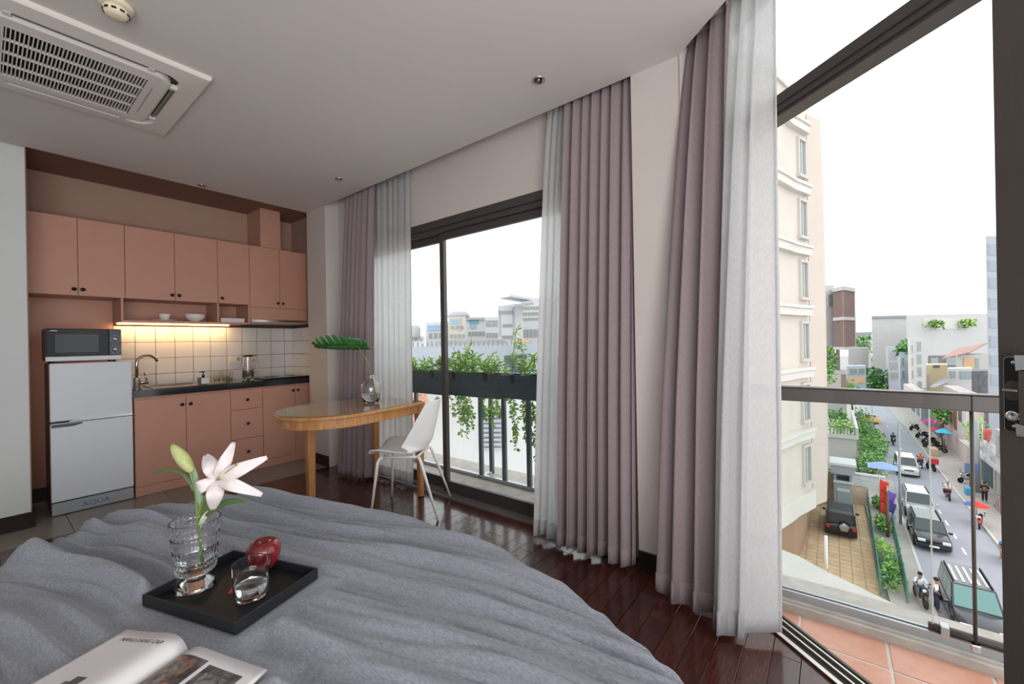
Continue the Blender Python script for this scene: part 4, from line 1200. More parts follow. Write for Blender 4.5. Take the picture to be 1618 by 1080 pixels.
m = MB(); m.tube([(2.50 + bowx(y), y, .045) for y in (-.31, -.45, -.7, -1.0, -1.6, -2.5)], .016, 10); part('bottom_tube', m, FRAME_D, t)
m = MB(); m.box(2.478, 2.522, -.372, -.345, .026, .066); part('tube_clip', m, CHAN, t, bevel=.003)
m = MB(); m.cyl((2.487, -.446, .0), (2.487, -.446, .985), .0065, n=10); part('post', m, FRAME_D, t)
m = MB(); m.box(2.472, 2.502, -.46, -.432, -.001, .03); part('post_foot', m, CHROME, t, bevel=.003)

# white canopy slab outside, below
pts = [on(x, y, -.62) for x, y in ((1236, 868), (1262, 878), (1300, 899), (1340, 918), (1380, 938), (1440, 966))]
m = MB(); m.prism([(p.x, p.y) for p in pts] + [(3.86, -.55), (2.71, -.62), (2.71, 1.6), (4.3, 1.6)], -.80, -.62)
struct('canopy_slab', m, mat('white_concrete', '#b8b5ae', .85, noise_amt=.05, noise_scale=6))
p = on(1306, 895, -.62)
m = MB(); m.cyl((p.x - .03, p.y, -.619), (p.x - .03, p.y, -.36), .012, n=10); m.ball((p.x - .03, p.y, -.36), .013, 10, 6)
single('white_pipe', m, WHITE_PL, 'short white upright pipe at the edge of the white canopy outside', 'pipe', loc=(p.x, p.y, -.62))

# ================================================================ BALCONY OUTSIDE THE LEFT WINDOW
m = MB(); m.box(2.60, 3.3, .70, 4.9, -.25, -.004)
struct('balcony_ledge', m, CEMENT)
t = thing('window_railing', 'dark grey metal bar railing outside the left window', 'railing', (2.95, 2.6, 0))
SLATE = mat('slate_metal', '#5b646b', .5, metal=.2)
for y in (3.765, 3.645, 2.688, 2.40, 2.12, 1.84, 1.56):
    m = MB(); m.box(2.935, 2.965, y - .021, y + .021, .03, .985); part('baluster', m, SLATE, t, bevel=.002, seg=1)
m = MB(); m.box(3.10, 3.13, 2.68, 2.72, .0, .98); part('baluster', m, SLATE, t)
m = MB(); m.box(2.93, 2.97, 1.2, 4.6, .985, 1.02); part('top_rail', m, SLATE, t, bevel=.003)
m = MB(); m.box(2.93, 2.97, 1.2, 4.6, .0, .03); m.box(2.93, 3.13, 2.68, 2.72, -.003, .02); part('bottom_rail', m, CHAN, t, bevel=.003)
# planters
PLNT = mat('planter_slate', '#3d464c', .45, noise_amt=.06, noise_scale=12)
SOIL = mat('soil', '#2b211a', .95)
pl_lab = ['slate planter box on the railing at the left, behind the window mullion', 'slate planter box hung in the middle of the window railing', 'deeper slate planter box on the railing at the right, beside the sheer curtain']
for k, (y0, y1, zb) in enumerate(((2.96, 3.85, .80), (2.26, 2.955, .81), (1.35, 2.255, .825))):
    t = thing('planter_box', pl_lab[k], 'planter', (2.83, (y0 + y1) / 2, zb), group='planter boxes on the window railing')
    m = MB(); m.box(2.72, 2.735, y0, y1, zb, 1.02); m.box(2.915, 2.93, y0, y1, zb, 1.02); m.box(2.735, 2.915, y0, y0 + .012, zb, 1.02); m.box(2.735, 2.915, y1 - .012, y1, zb, 1.02); m.box(2.735, 2.915, y0 + .012, y1 - .012, zb, zb + .012); part('box', m, PLNT, t)
    m = MB(); m.box(2.712, 2.7199, y0, y1, .985, 1.022); part('lip', m, PLNT, t, bevel=.002, seg=1)
    m = MB(); m.box(2.736, 2.914, y0 + .013, y1 - .013, zb + .0125, .985); part('soil', m, SOIL, t)
    for yy in (y0 + .15, y1 - .15):
        m = MB(); m.box(2.706, 2.7118, yy - .018, yy + .018, .96, 1.026); part('hook', m, BLACK, t)

GREENS = [mat('leaf_light', '#9cc66a', .5, noise_amt=.3, noise_scale=9), mat('leaf_mid', '#74a95a', .5, noise_amt=.35, noise_scale=8), mat('leaf_dark', '#3f6f3f', .55, noise_amt=.35, noise_scale=3), mat('leaf_yellow', '#c3d473', .5, noise_amt=.25, noise_scale=9)]
for g_ in GREENS:
    b_ = g_.node_tree.nodes['Principled BSDF']
    b_.inputs['Subsurface Weight'].default_value = 0.0
BARK = mat('bark', '#6b5a48', .9)
def leaf(m, p, d, n, L, w, mi=0):
    d = d.normalized(); s = d.cross(n)
    if s.length < 1e-3: s = d.orthogonal()
    s.normalize(); n = s.cross(d)
    a = p + d * (L * .5)
    m.add([p, a + s * w + n * (L * .06), p + d * L - n * (L * .10), a - s * w + n * (L * .06)], [(0, 1, 2), (0, 2, 3)], False, mi)
def rv(r):
    while True:
        v = Vector((r.uniform(-1, 1), r.uniform(-1, 1), r.uniform(-1, 1)))
        if .05 < v.length < 1: return v.normalized()
def box_plant(y0, y1, hgt, seed, lab, n=420, sprigs=()):
    r = random.Random(seed)
    t = thing('potted_shrub', lab, 'plant', (2.83, (y0 + y1) / 2, .985), group='green plants in the planter boxes')
    m = MB(); stems = MB()
    for k in range(26):
        y = r.uniform(y0 + .03, y1 - .03); x = r.uniform(2.76, 2.89); h = hgt * r.uniform(.5, 1.1)
        e = Vector((x + r.uniform(-.09, .05), y + r.uniform(-.09, .09), .985 + h))
        stems.tube([(x, y, .98), ((x + e.x) / 2, (y + e.y) / 2, .985 + h * .6), e], .0028, 5, False)
        for q in range(n // 26):
            f = r.uniform(.15, 1.05); p = Vector((x, y, .985)).lerp(e, f)
            d = rv(r); d.z = abs(d.z) * .6 + .05
            leaf(m, p, d, Vector((0, 0, 1)) + rv(r) * .5, r.uniform(.05, .085), r.uniform(.010, .017), r.choice((0, 0, 1, 1, 3)))
    for (yy, top, lean) in sprigs:
        P = [Vector((2.82, yy, .98)), Vector((2.83, yy + lean * .3, .98 + (top - .98) * .5)), Vector((2.84, yy + lean, top))]
        stems.tube(P, .003, 5, False)
        for q in range(26):
            f = r.uniform(.35, 1.0); p = P[0].lerp(P[1], f * 2) if f < .5 else P[1].lerp(P[2], f * 2 - 1)
            d = rv(r); leaf(m, p, d + Vector((0, 0, .3)), Vector((1, 0, .6)), r.uniform(.045, .075), .009, r.choice((0, 3, 3)))
    part('foliage', m, GREENS, t, kind='stuff'); part('stems', stems, STEMG, t, kind='stuff')
box_plant(2.98, 3.83, .15, 1, 'leafy green plant filling the left planter box')
box_plant(2.28, 2.93, .19, 2, 'leafy plant in the middle planter box with tall thin sprigs', 470, ((2.86, 1.30, -.18), (2.75, 1.22, .16), (2.52, 1.2, -.1)))
box_plant(1.40, 2.23, .20, 3, 'broad bright plant in the right planter box beside the sheer', 430, ((2.20, 1.42, -.05), (2.05, 1.33, .06)))
def vine(y, lab, zb, seed, wide=.12, n=150, x=2.86):
    r = random.Random(seed)
    t = thing('hanging_vine', lab, 'vine', (x, y, .98))
    m = MB(); st = MB()
    NV = max(4, n // 40)
    for k in range(NV):
        yy = y + r.uniform(-wide, wide); b = r.uniform(zb, zb + .38)
        P = [Vector((2.94, yy, .82)), Vector((2.99, yy + r.uniform(-.04, .04), .6)), Vector((3.0, yy + r.uniform(-.06, .06), b))]
        P[0].z = .80
        st.tube(P, .002, 4, False)
        for q in range(n // NV):
            f = r.random(); p = P[0].lerp(P[1], f * 2) if f < .5 else P[1].lerp(P[2], f * 2 - 1)
            d = rv(r); d.z = -abs(d.z) * .8; leaf(m, p, d, Vector((-1, 0, .4)), r.uniform(.03, .055), r.uniform(.008, .013), r.choice((0, 1, 1, 3)))
    part('leaves', m, GREENS, t, kind='stuff'); part('stems', st, STEMG, t, kind='stuff')
vine(2.98, 'vine trailing below the planters just right of the mullion', .30, 11, .17, 420)
vine(2.66, 'vine trailing beside the first metal baluster', .45, 12, .08, 140)
vine(2.52, 'short vine hanging between the two nearest balusters', .5, 13, .06, 100)
vine(2.22, 'vine trailing below the right planter beside the second baluster', .28, 14, .12, 330)
vine(2.02, 'long vine hanging close to the sheer curtain', .25, 15, .10, 320)
# neighbour walls beyond the window
WHITEW = mat('white_facade', '#bcbcba', .85, noise_amt=.03, noise_scale=.4)
GREYW = mat('grey_parapet', '#9da0a8', .85, noise_amt=.03, noise_scale=.5)
def wallslab(name, label, cat, p0, p1, zb, zt, th, mt, group=None):
    t = thing(name, label, cat, (p0[0], p0[1], zb), 0, group)
    d = Vector((p1[0] - p0[0], p1[1] - p0[1], 0)).normalized(); n_ = Vector((-d.y, d.x, 0)) * th
    if n_.dot(Vector((p0[0], p0[1], 0))) < 0: n_ = -n_
    m = MB(); m.prism([p0, p1, (p1[0] + n_.x, p1[1] + n_.y), (p0[0] + n_.x, p0[1] + n_.y)], zb, zt); part('wall', m, mt, t)
    return t, d, n_
P0, P1 = at(560, 545, 13.5), at(812, 540, 13.5)
t, d, n_ = wallslab('boundary_wall', 'long pale grey rooftop wall beyond the left planter boxes', 'wall', (P0.x, P0.y), (P1.x, P1.y), -3.0, 1.20, .2, GREYW)
for k in range(34):
    q = P0.lerp(P1, (k + .5) / 34)
    m = MB(); m.box(q.x - .018, q.x + .018, q.y - .018, q.y + .018, 1.201, 1.30 + .10 * random.random()); part('fence_post', m, mat('rust_dark', '#8a8683', .8) if 'rust_dark' not in MATS else MATS['rust_dark'], t)
P0, P1 = at(800, 545, 11.5), at(960, 545, 11.5)
t, d, n_ = wallslab('boundary_wall', 'pale blue-grey rooftop wall nearer than the long grey one, at the right', 'wall', (P0.x, P0.y), (P1.x, P1.y), -3.0, 1.22, .2, mat('bluegrey_wall', '#98a0a9', .8))
q = at(815, 570, 11.2); 
m = MB(); m.box(q.x - .5, q.x + .3, q.y - .15, q.y, .45, .95); part('wall_window', m, mat('dark_glass_blue', '#3d4650', .2), t)
P0, P1 = at(640, 640, 8.0), at(860, 640, 8.0)
t, d, n_ = wallslab('white_wall', 'white neighbouring wall seen through the railing below the planters', 'wall', (P0.x, P0.y), (P1.x, P1.y), -4.0, .48, .2, WHITEW)
q0, q1 = at(762, 690, 7.95), at(793, 690, 7.95)
for k in range(9):
    z = -.75 + .09 * k
    m = MB(); m.bar((q0.x, q0.y, z), (q1.x, q1.y, z), .05, .05); part('louvre_slat', m, GREYW, t)
# brick gable
bk = bpy.data.materials.new('brick_rows'); bk.use_nodes = True
nt = bk.node_tree; bt = nt.nodes.new('ShaderNodeTexBrick'); tcx = nt.nodes.new('ShaderNodeTexCoord'); mp = nt.nodes.new('ShaderNodeMapping')
mp.inputs['Rotation'].default_value = (radians(90), 0, 0)
bt.inputs['Color1'].default_value = c('#b5755a'); bt.inputs['Color2'].default_value = c('#c58d70'); bt.inputs['Mortar'].default_value = c('#cbbfb3'); bt.inputs['Scale'].default_value = 5
nt.links.new(tcx.outputs['Object'], mp.inputs[0]); nt.links.new(mp.outputs[0], bt.inputs['Vector']); nt.links.new(bt.outputs[0], nt.nodes['Principled BSDF'].inputs['Base Color']); nt.nodes['Principled BSDF'].inputs['Roughness'].default_value = .9
P0, P1 = at(585, 640, 7.0), at(672, 640, 7.0)
wallslab('brick_wall', 'weathered brick gable wall seen just left of the window mullion', 'wall', (P0.x, P0.y), (P1.x, P1.y), -.55, .50, .2, bk)

# ================================================================ THE STREET BELOW
GZ = -13.5
ASPH = mat('asphalt', '#9c9ea6', .9, noise_amt=.07, noise_scale=.6)
PAVE = mat('pavement', '#a8a49e', .9, noise_amt=.10, noise_scale=1.2)
YARD = mat('yard_paving', '#b89c7c', .9, col2='#cdb594', noise_scale=1.6)
KERB = mat('kerb_stone', '#c3c0ba', .9)
PAINT = mat('road_paint', '#dcdad4', .8)
m = MB(); m.box(8, 400, -120, 160, GZ - .4, GZ - .12)
struct('ground', m, mat('far_ground', '#9a9a97', .95))
m = MB(); m.prism([(14, -8.9), (85, -8.9), (150, -8.4), (150, -3), (86, -6.0), (64, -4.9), (50, -4.35), (14, -4.0)], GZ - .12, GZ)
street = struct('street', m, ASPH)
for k, x in enumerate((35.0, 37.7, 40.4, 43.1, 45.8, 48.4, 54, 60, 66, 73, 81, 90)):
    m = MB(); m.box(x, x + 1.1, -6.95, -6.82, GZ, GZ + .006); part('lane_dash', m, PAINT, street)
for nm, poly in (('pavement_left', [(14, -4.0), (50, -4.35), (64, -4.9), (86, -6.0), (150, -3), (150, 1), (64, -2.2), (50, -2.0), (14, -2.6)]), ('pavement_right', [(14, -8.9), (85, -8.9), (150, -8.4), (150, -11.8), (14, -11.8)])):
    m = MB(); m.prism(poly, GZ - .12, GZ + .12); s_ = struct(nm, m, PAVE)
m = MB(); m.prism([(14, -4.0), (50, -4.35), (50, -4.2), (14, -3.85)], GZ, GZ + .14); m.box(14, 85, -9.03, -8.88, GZ, GZ + .14); struct('kerb', m, KERB)
m = MB(); m.prism([(14, 8), (47, 8), (47, -2.0), (14, -2.0)], GZ - .12, GZ + .03)
yard = struct('yard', m, YARD)
JOINT = mat('paving_joint', '#94806a', .95)
m = MB()
for k in range(38): m.box(24 + k * .6, 24.04 + k * .6, -2.0, 6, GZ + .03, GZ + .033)
for k in range(13): m.box(24, 47, -2.0 + k * .6, -1.96 + k * .6, GZ + .0305, GZ + .0335)
part('paving_joint', m, JOINT, yard, kind='stuff')

# ---------------------------------------------------------------- cars
TYRE = mat('tyre', '#1b1b1c', .8); RIMM = mat('alloy', '#a9abae', .35, metal=.8); CARGL = mat('car_glass', '#2d3a3c', .08, spec=.8); LAMP = mat('headlamp', '#d8dde0', .1, spec=.8); REDL = mat('tail_lamp', '#b5322d', .25)
def car(label, x, y, yaw, L, W, Ht, col, style='suv', spare=False, glass=None, rough=.22, metal=.3):
    t = thing('car', label, 'car', (x, y, GZ), yaw)
    pm = MATS.get('paint_' + col) or mat('paint_' + col, col, rough, metal=metal, spec=.6, coat=.6)
    h = W / 2
    belt = .98 if style != 'sedan' else .90
    S = [(-.5, .45, .80, .88), (-.49, .30, belt - .02, .95), (-.30, .24, belt, 1), (.0, .24, belt, 1), (.20, .24, belt - .01, 1), (.30, .24, belt - .05, .985), (.44, .24, belt - .13, .95), (.492, .30, belt - .24, .88), (.5, .42, belt - .32, .84)]
    if Ht > 1.75: S = [(a, b, c_ + (.10 if c_ > .7 else .06), d) for a, b, c_, d in S]; belt += .10
    m = MB(); vs = []
    for fx, zb, zt, fw in S:
        w = h * fw; X = fx * L
        vs += [(X, -w * .96, zb), (X, -w, (zb + zt) * .5), (X, -w * .97, zt - .06), (X, -w * .88, zt), (X, 0, zt + .035), (X, w * .88, zt), (X, w * .97, zt - .06), (X, w, (zb + zt) * .5), (X, w * .96, zb)]
    k = 9
    fs = [(i * k + j, (i + 1) * k + j, (i + 1) * k + j + 1, i * k + j + 1) for i in range(len(S) - 1) for j in range(k - 1)]
    fs += [tuple(range(k)), tuple(reversed(range((len(S) - 1) * k, len(S) * k)))] + [(i * k + 8, i * k, (i + 1) * k, (i + 1) * k + 8)[::-1] for i in range(len(S) - 1)]
    m.add(vs, fs, True)
    if style == 'suv': c0, c1, r0, r1 = -.485, .22, -.45, .06
    elif style == 'mpv': c0, c1, r0, r1 = -.485, .27, -.45, .05
    elif style == 'jeep': c0, c1, r0, r1 = -.48, .16, -.47, .09
    else: c0, c1, r0, r1 = -.37, .20, -.22, .03
    zb, zt = belt - .01, Ht
    wb, wt = h * .93, h * (.80 if style != 'jeep' else .88)
    B = [Vector((c0 * L, -wb, zb)), Vector((c1 * L, -wb, zb)), Vector((c1 * L, wb, zb)), Vector((c0 * L, wb, zb))]
    T = [Vector((r0 * L, -wt, zt)), Vector((r1 * L, -wt, zt)), Vector((r1 * L, wt, zt)), Vector((r0 * L, wt, zt))]
    m.add(B + T, [(4, 5, 6, 7), (0, 1, 5, 4), (1, 2, 6, 5), (2, 3, 7, 6), (3, 0, 4, 7)])
    body = part('body', m, pm, t, local=True, bevel=.03, seg=2)
    def glassq(name, a, b, d, e, i0=.08, i1=.92, j0=.14, j1=.90):
        def P(u, v): return (a.lerp(b, u)).lerp(e.lerp(d, u), v)
        n = (b - a).cross(e - a).normalized() * .012
        m = MB(); q = [P(i0, j0), P(i1, j0), P(i1, j1), P(i0, j1)]
        m.add([p + n for p in q] + [p - n for p in q], [(0, 1, 2, 3), (7, 6, 5, 4), (0, 4, 5, 1), (1, 5, 6, 2), (2, 6, 7, 3), (3, 7, 4, 0)])
        part(name, m, glass or CARGL, t, local=True)
    glassq('windshield', B[1], B[2], T[2], T[1], .05, .95, .04, .93)
    glassq('rear_window', B[3], B[0], T[0], T[3], .10, .90, .12, .90)
    for lo_, hi_ in ((.04, .34), (.37, .64), (.67, .94)):
        glassq('side_window', B[0], B[1], T[1], T[0], lo_, hi_, .1, .88); glassq('side_window', B[2], B[3], T[3], T[2], 1 - hi_, 1 - lo_, .1, .88)
    R = .34 if style == 'sedan' else .37
    for sx in (-.31, .31):
        for sy in (-1, 1):
            m = MB(); m.lathe(0, 0, [(R * .62, -.11), (R * .96, -.11), (R, -.08), (R, .08), (R * .96, .11), (R * .62, .11)], 20, axis=(0, 1, 0), org=(sx * L, sy * (h - .10), R + .004)); w_ = part('wheel', m, TYRE, t, local=True)
            m = MB(); m.lathe(0, 0, [(R * .62, -.0), (R * .58, .112), (R * .2, .10), (0, .1)], 14, axis=(0, sy, 0), org=(sx * L, sy * (h - .10), R + .004)); part('hub', m, RIMM, w_, local=True)
    ft = S[-2]
    zf = ft[2]
    for sy in (-1, 1):
        m = MB(); m.box(.455 * L, .487 * L, sy * h * .83 - .19, sy * h * .83 + .02 if sy > 0 else sy * h * .83 + .19, zf - .05, zf + .12) if False else m.box(.462 * L, .500 * L, min(sy * h * .44, sy * h * .86), max(sy * h * .44, sy * h * .86), zf - .06, zf + .08); part('headlight', m, LAMP, t, local=True, bevel=.02)
        m = MB(); m.box(-.502 * L, -.475 * L, min(sy * h * .70, sy * h * .93), max(sy * h * .70, sy * h * .93), .70, .95); part('tail_light', m, REDL, t, local=True, bevel=.015)
        m = MB(); m.box(c1 * L - .25, c1 * L - .10, min(sy * (h - .02), sy * (h + .2)), max(sy * (h - .02), sy * (h + .2)), belt - .02, belt + .13); part('mirror', m, pm, t, local=True, bevel=.03)
    m = MB(); m.box(.47 * L, .503 * L, -h * .40, h * .40, zf - .07, zf + .05); part('grille', m, TYRE, t, local=True, bevel=.01)
    m = MB(); m.box(.47 * L, .507 * L, -h * .84, h * .84, .32, .50); part('front_bumper', m, pm, t, local=True, bevel=.03)
    m = MB(); m.box(.505 * L, .511 * L, -.24, .24, .40, .52); part('number_plate', m, WHITE_PL, t, local=True)
    m = MB(); m.box(-.51 * L, -.47 * L, -h * .88, h * .88, .34, .55); part('rear_bumper', m, pm if not spare else TYRE, t, local=True, bevel=.03)
    if style in ('suv', 'jeep'):
        for sy in (-1, 1):
            m = MB(); m.box(r0 * L + .1, r1 * L - .1, sy * wt * .88 - .025, sy * wt * .88 + .025, zt + .03, zt + .07); m.box(r0 * L + .15, r0 * L + .2, sy * wt * .88 - .02, sy * wt * .88 + .02, zt - .001, zt + .04); m.box(r1 * L - .2, r1 * L - .15, sy * wt * .88 - .02, sy * wt * .88 + .02, zt - .001, zt + .04); part('roof_rail', m, TYRE, t, local=True)
    if spare:
        m = MB(); m.lathe(0, 0, [(.36, 0), (.36, .2), (.30, .22)], 22, axis=(-1, 0, 0), org=(-.487 * L, -.18, .92)); w_ = part('spare_wheel', m, TYRE, t, local=True)
        m = MB(); m.lathe(0, 0, [(.31, 0), (.27, .02), (.10, .01), (0, .03)], 10, axis=(-1, 0, 0), org=(-.487 * L - .222, -.18, .92), rmod=lambda a, z: 1 + .10 * cos(a * 5)); part('spare_hub', m, RIMM, w_, local=True)
    return t
car('black car facing the balcony in the left lane, ahead of the silver car', 41.75, -5.25, pi, 4.7, 1.86, 1.60, '#15171d', 'suv')
car('silver car close behind the black car in the street', 47.9, -5.45, pi, 4.6, 1.88, 1.70, '#a9abad', 'suv')
car('pale champagne people carrier farther up the street, beside the orange rider', 61.1, -6.1, pi, 4.5, 1.75, 1.70, '#c7c6c0', 'mpv')
car('silver saloon parked farthest up the street, seen from behind', 93, -5.0, 0, 4.4, 1.75, 1.46, '#b4b9bc', 'sedan')
big = car('large black off-roader with a ribbed roof, nearest the balcony', 31.2, -5.5, pi, 5.1, 1.95, 1.92, '#23262c', 'suv', glass=mat('green_windscreen', '#5d8480', .1, spec=.7))
for k in range(5):
    yy = -.55 + .275 * k
    m = MB(); m.box(-1.9, .05, yy - .06, yy + .06, 1.921, 1.95); part('roof_rib', m, mat('roof_rib_pale', '#b9bbbb', .3, metal=.4) if k == 0 else MATS['roof_rib_pale'], big, local=True, bevel=.01)
car('dark off-roader with a spare wheel on its tailgate, parked in the paved yard', 40.5, -.30, 0, 4.3, 1.85, 1.85, '#1d2230', 'jeep', spare=True)

# ---------------------------------------------------------------- people
SKIN = mat('skin', '#a97858', .6); HAIRB = mat('black_hair', '#1b1715', .6)
def skin_obj(name, verts, edges, radii, m_, parent, sub=1):
    me = bpy.data.meshes.new(name); me.from_pydata(verts, edges, []); me.update(); me.materials.append(m_)
    o = bpy.data.objects.new(name, me); COL.objects.link(o); o.parent = parent
    sk = o.modifiers.new('skin', 'SKIN'); sk.use_smooth_shade = True
    d = me.skin_vertices[0].data
    for i, r in enumerate(radii):
        d[i].radius = (r, r) if not isinstance(r, tuple) else r
    d[0].use_root = True
    if sub: s = o.modifiers.new('sub', 'SUBSURF'); s.levels = sub; s.render_levels = sub
    return o
def person(label, x, y, z, yaw, pose, shirt, trousers, head='hair', headcol=None, hold=None):
    """local: +x forward; pose stand or ride"""
    t = thing('person', label, 'person', (x, y, z), yaw)
    if pose == 'stand':
        pel = (0, 0, .95); ch = (.02, 0, 1.25); nk = (.01, 0, 1.46); hd = (.04, 0, 1.60)
        J = dict(sl=(0, .19, 1.40), el=(-.02, .25, 1.13), hl=(.12, .23, .92), sr=(0, -.19, 1.40), er=(-.01, -.25, 1.13), hr=(.16, -.20, .96), kl=(.03, .10, .50), fl=(-.02, .11, .06), tl=(.14, .13, .035), kr=(.05, -.10, .50), fr=(.04, -.11, .06), tr=(.20, -.13, .035), hl_=(0, .10, .90), hr_=(0, -.10, .90))
    else:
        pel = (-.12, 0, .86); ch = (-.06, 0, 1.14); nk = (-.01, 0, 1.36); hd = (.04, 0, 1.50)
        J = dict(sl=(-.02, .19, 1.30), el=(.14, .27, 1.08), hl=(.40, .26, 1.04), sr=(-.02, -.19, 1.30), er=(.14, -.27, 1.08), hr=(.40, -.26, 1.04), kl=(.30, .20, .82), fl=(.24, .19, .40), tl=(.38, .19, .34), kr=(.30, -.20, .82), fr=(.24, -.19, .40), tr=(.38, -.19, .34), hl_=(-.10, .11, .83), hr_=(-.10, -.11, .83))
    V = [pel, ch, nk, hd, (hd[0] + .01, 0, hd[2] + .10), J['sl'], J['el'], J['hl'], J['sr'], J['er'], J['hr'], J['hl_'], J['kl'], J['fl'], J['tl'], J['hr_'], J['kr'], J['fr'], J['tr']]
    E_ = [(0, 1), (1, 2), (2, 3), (3, 4), (1, 5), (5, 6), (6, 7), (1, 8), (8, 9), (9, 10), (0, 11), (11, 12), (12, 13), (13, 14), (0, 15), (15, 16), (16, 17), (17, 18)]
    Rr = [.13, .14, .055, .10, .085, .06, .045, .035, .06, .045, .035, .085, .065, .045, .035, .085, .065, .045, .035]
    skin_obj('body', V, E_, Rr, SKIN, t)
    sm_ = MATS.get('cloth_' + shirt) or mat('cloth_' + shirt, shirt, .9)
    tm_ = MATS.get('cloth_' + trousers) or mat('cloth_' + trousers, trousers, .9)
    mid = lambda a, b, f=.5: tuple(a[i] + (b[i] - a[i]) * f for i in range(3))
    skin_obj('shirt', [mid(pel, ch, -.05), ch, mid(ch, nk, .8), J['sl'], J['el'], J['sr'], J['er']], [(0, 1), (1, 2), (1, 3), (3, 4), (1, 5), (5, 6)], [.155, .165, .085, .085, .07, .085, .07], sm_, t)
    skin_obj('trousers', [mid(pel, ch, .06), J['hl_'], J['kl'], mid(J['kl'], J['fl'], .9), J['hr_'], J['kr'], mid(J['kr'], J['fr'], .9)], [(0, 1), (1, 2), (2, 3), (0, 4), (4, 5), (5, 6)], [.15, .11, .085, .07, .11, .085, .07], tm_, t)
    if head == 'helmet':
        hm = MATS.get('helmet_' + headcol) or mat('helmet_' + headcol, headcol, .25, coat=.5)
        m = MB(); m.ball((hd[0] + .0, 0, hd[2] + .06), .145, 14, 8, 1.08, .95, 1.0); part('helmet', m, hm, t, local=True)
    else:
        m = MB(); m.ball((hd[0] - .02, 0, hd[2] + .085), .115, 12, 8, 1.0, .95, .9); part('hair', m, HAIRB, t, local=True)
    m = MB(); m.ball((hd[0] + .105, 0, hd[2] + .03), .02, 6, 4); part('nose', m, SKIN, t, local=True)
    return t
def bike(label, x, y, yaw, col, z=GZ, lean=0):
    t = thing('motorbike', label, 'motorbike', (x, y, z), yaw)
    pm = MATS.get('bike_' + col) or mat('bike_' + col, col, .3, coat=.4)
    for sx in (-.60, .62):
        m = MB(); n = 18
        m.lathe(0, 0, [(.20, -.045), (.27, -.045), (.285, 0), (.27, .045), (.20, .045)], n, axis=(0, 1, 0), org=(sx, 0, .287)); w_ = part('wheel', m, TYRE, t, local=True)
        m = MB(); m.lathe(0, 0, [(.205, -.02), (.06, -.05), (.06, .05), (.205, .02)], 12, axis=(0, 1, 0), org=(sx, 0, .287)); part('hub', m, RIMM, w_, local=True)
    m = MB(); m.tube([(-.80, 0, .72), (-.45, 0, .66), (-.05, 0, .50), (.18, 0, .42), (.36, 0, .62), (.45, 0, .88)], [.05, .13, .15, .12, .13, .09], 10); m.tube([(-.55, 0, .45), (.0, 0, .38), (.2, 0, .36)], [.10, .14, .08], 8); part('body', m, pm, t, local=True)
    m = MB(); m.tube([(-.62, 0, .78), (-.3, 0, .80), (.02, 0, .72)], [.09, .12, .09], 10); part('seat', m, TYRE, t, local=True)
    m = MB(); m.tube([(.62, .0, .287), (.50, 0, .75), (.42, 0, 1.0)], .04, 8); m.tube([(.36, -.30, 1.05), (.44, -.12, 1.0), (.44, .12, 1.0), (.36, .30, 1.05)], .022, 8); part('handlebar', m, TYRE, t, local=True)
    m = MB(); m.ball((.53, 0, .90), .09, 10, 6, .7, 1, 1); part('headlight', m, LAMP, t, local=True)
    m = MB(); m.tube([(.50, 0, .60), (.66, 0, .60), (.85, 0, .52)], [.07, .085, .05], 8); part('mudguard', m, pm, t, local=True)
    for sy in (-1, 1):
        m = MB(); m.tube([(.40, sy * .20, 1.03), (.38, sy * .26, 1.22)], .01, 6); m.ball((.38, sy * .27, 1.25), .05, 8, 5, .4, 1.2, .8); part('mirror', m, TYRE, t, local=True)
    return t
def rider(lab_b, lab_p, x, y, yaw, col, shirt, trousers, helm):
    bike(lab_b, x, y, yaw, col)
    return person(lab_p, x, y, GZ, yaw, 'ride', shirt, trousers, 'helmet', helm)
rider('dark motorbike ridden up the street, above the champagne people carrier', 'person in a dark blue jacket riding a motorbike in mid street', 75.5, -6.3, pi, '#2a2d38', '#2e3550', '#3a3d4a', '#4a5270')
rider('motorbike beside the champagne people carrier', 'person in an orange shirt on the motorbike beside the champagne car', 64.2, -7.6, 0, '#5a4038', '#cf7148', '#5c4a48', '#d98a5a')
bike('motorbike with a red delivery box on the right side of the street', 63.4, -8.3, .3, '#3a2f33')
m = MB(); q = Vector((62.9, -8.45, GZ)); m.box(q.x - .35, q.x + .35, q.y - .35, q.y + .35, GZ + .86, GZ + 1.45)
single('delivery_box', m, mat('red_box', '#c23a45', .5), 'red delivery box on the back of a motorbike', 'box', bevel=.03)
rider('maroon motorbike seen from behind in the right lane', 'person in a white shirt riding away in the right lane', 53.1, -8.0, 0, '#6b2f34', '#d9d6d2', '#6b3b3a', '#a9a59c')
bike('red motorbike under a red and blue umbrella at the right kerb', 46.8, -8.75, pi - .25, '#b33a3c')
t = thing('parasol', 'small red and blue umbrella over the red motorbike', 'umbrella', (47.2, -8.65, GZ))
m = MB(); m.cyl((47.2, -8.65, GZ + .75), (47.2, -8.65, GZ + 1.8), .025, n=8); part('pole', m, STEEL, t)
RED = mat('red_cloth', '#d2403a', .8); BLU = mat('blue_cloth', '#3f62b8', .8)
for k in range(8):
    a, b = 2 * pi * k / 8, 2 * pi * (k + 1) / 8
    A_, B_ = Vector((47.2 + .72 * cos(a), -8.65 + .72 * sin(a), GZ + 1.5)), Vector((47.2 + .72 * cos(b), -8.65 + .72 * sin(b), GZ + 1.5))
    m = MB(); m.add([A_, B_, Vector((47.2, -8.65, GZ + 1.85))], [(0, 1, 2)]); part('panel', m, BLU if k in (1, 2) else RED, t, solid=.012)
rider('blue motorbike at the right edge of the street by the door stile', 'person in a blue shirt on the motorbike by the door stile', 40.4, -8.62, pi, '#2c3e6b', '#4a7ac2', '#c08a5a', '#23262c')
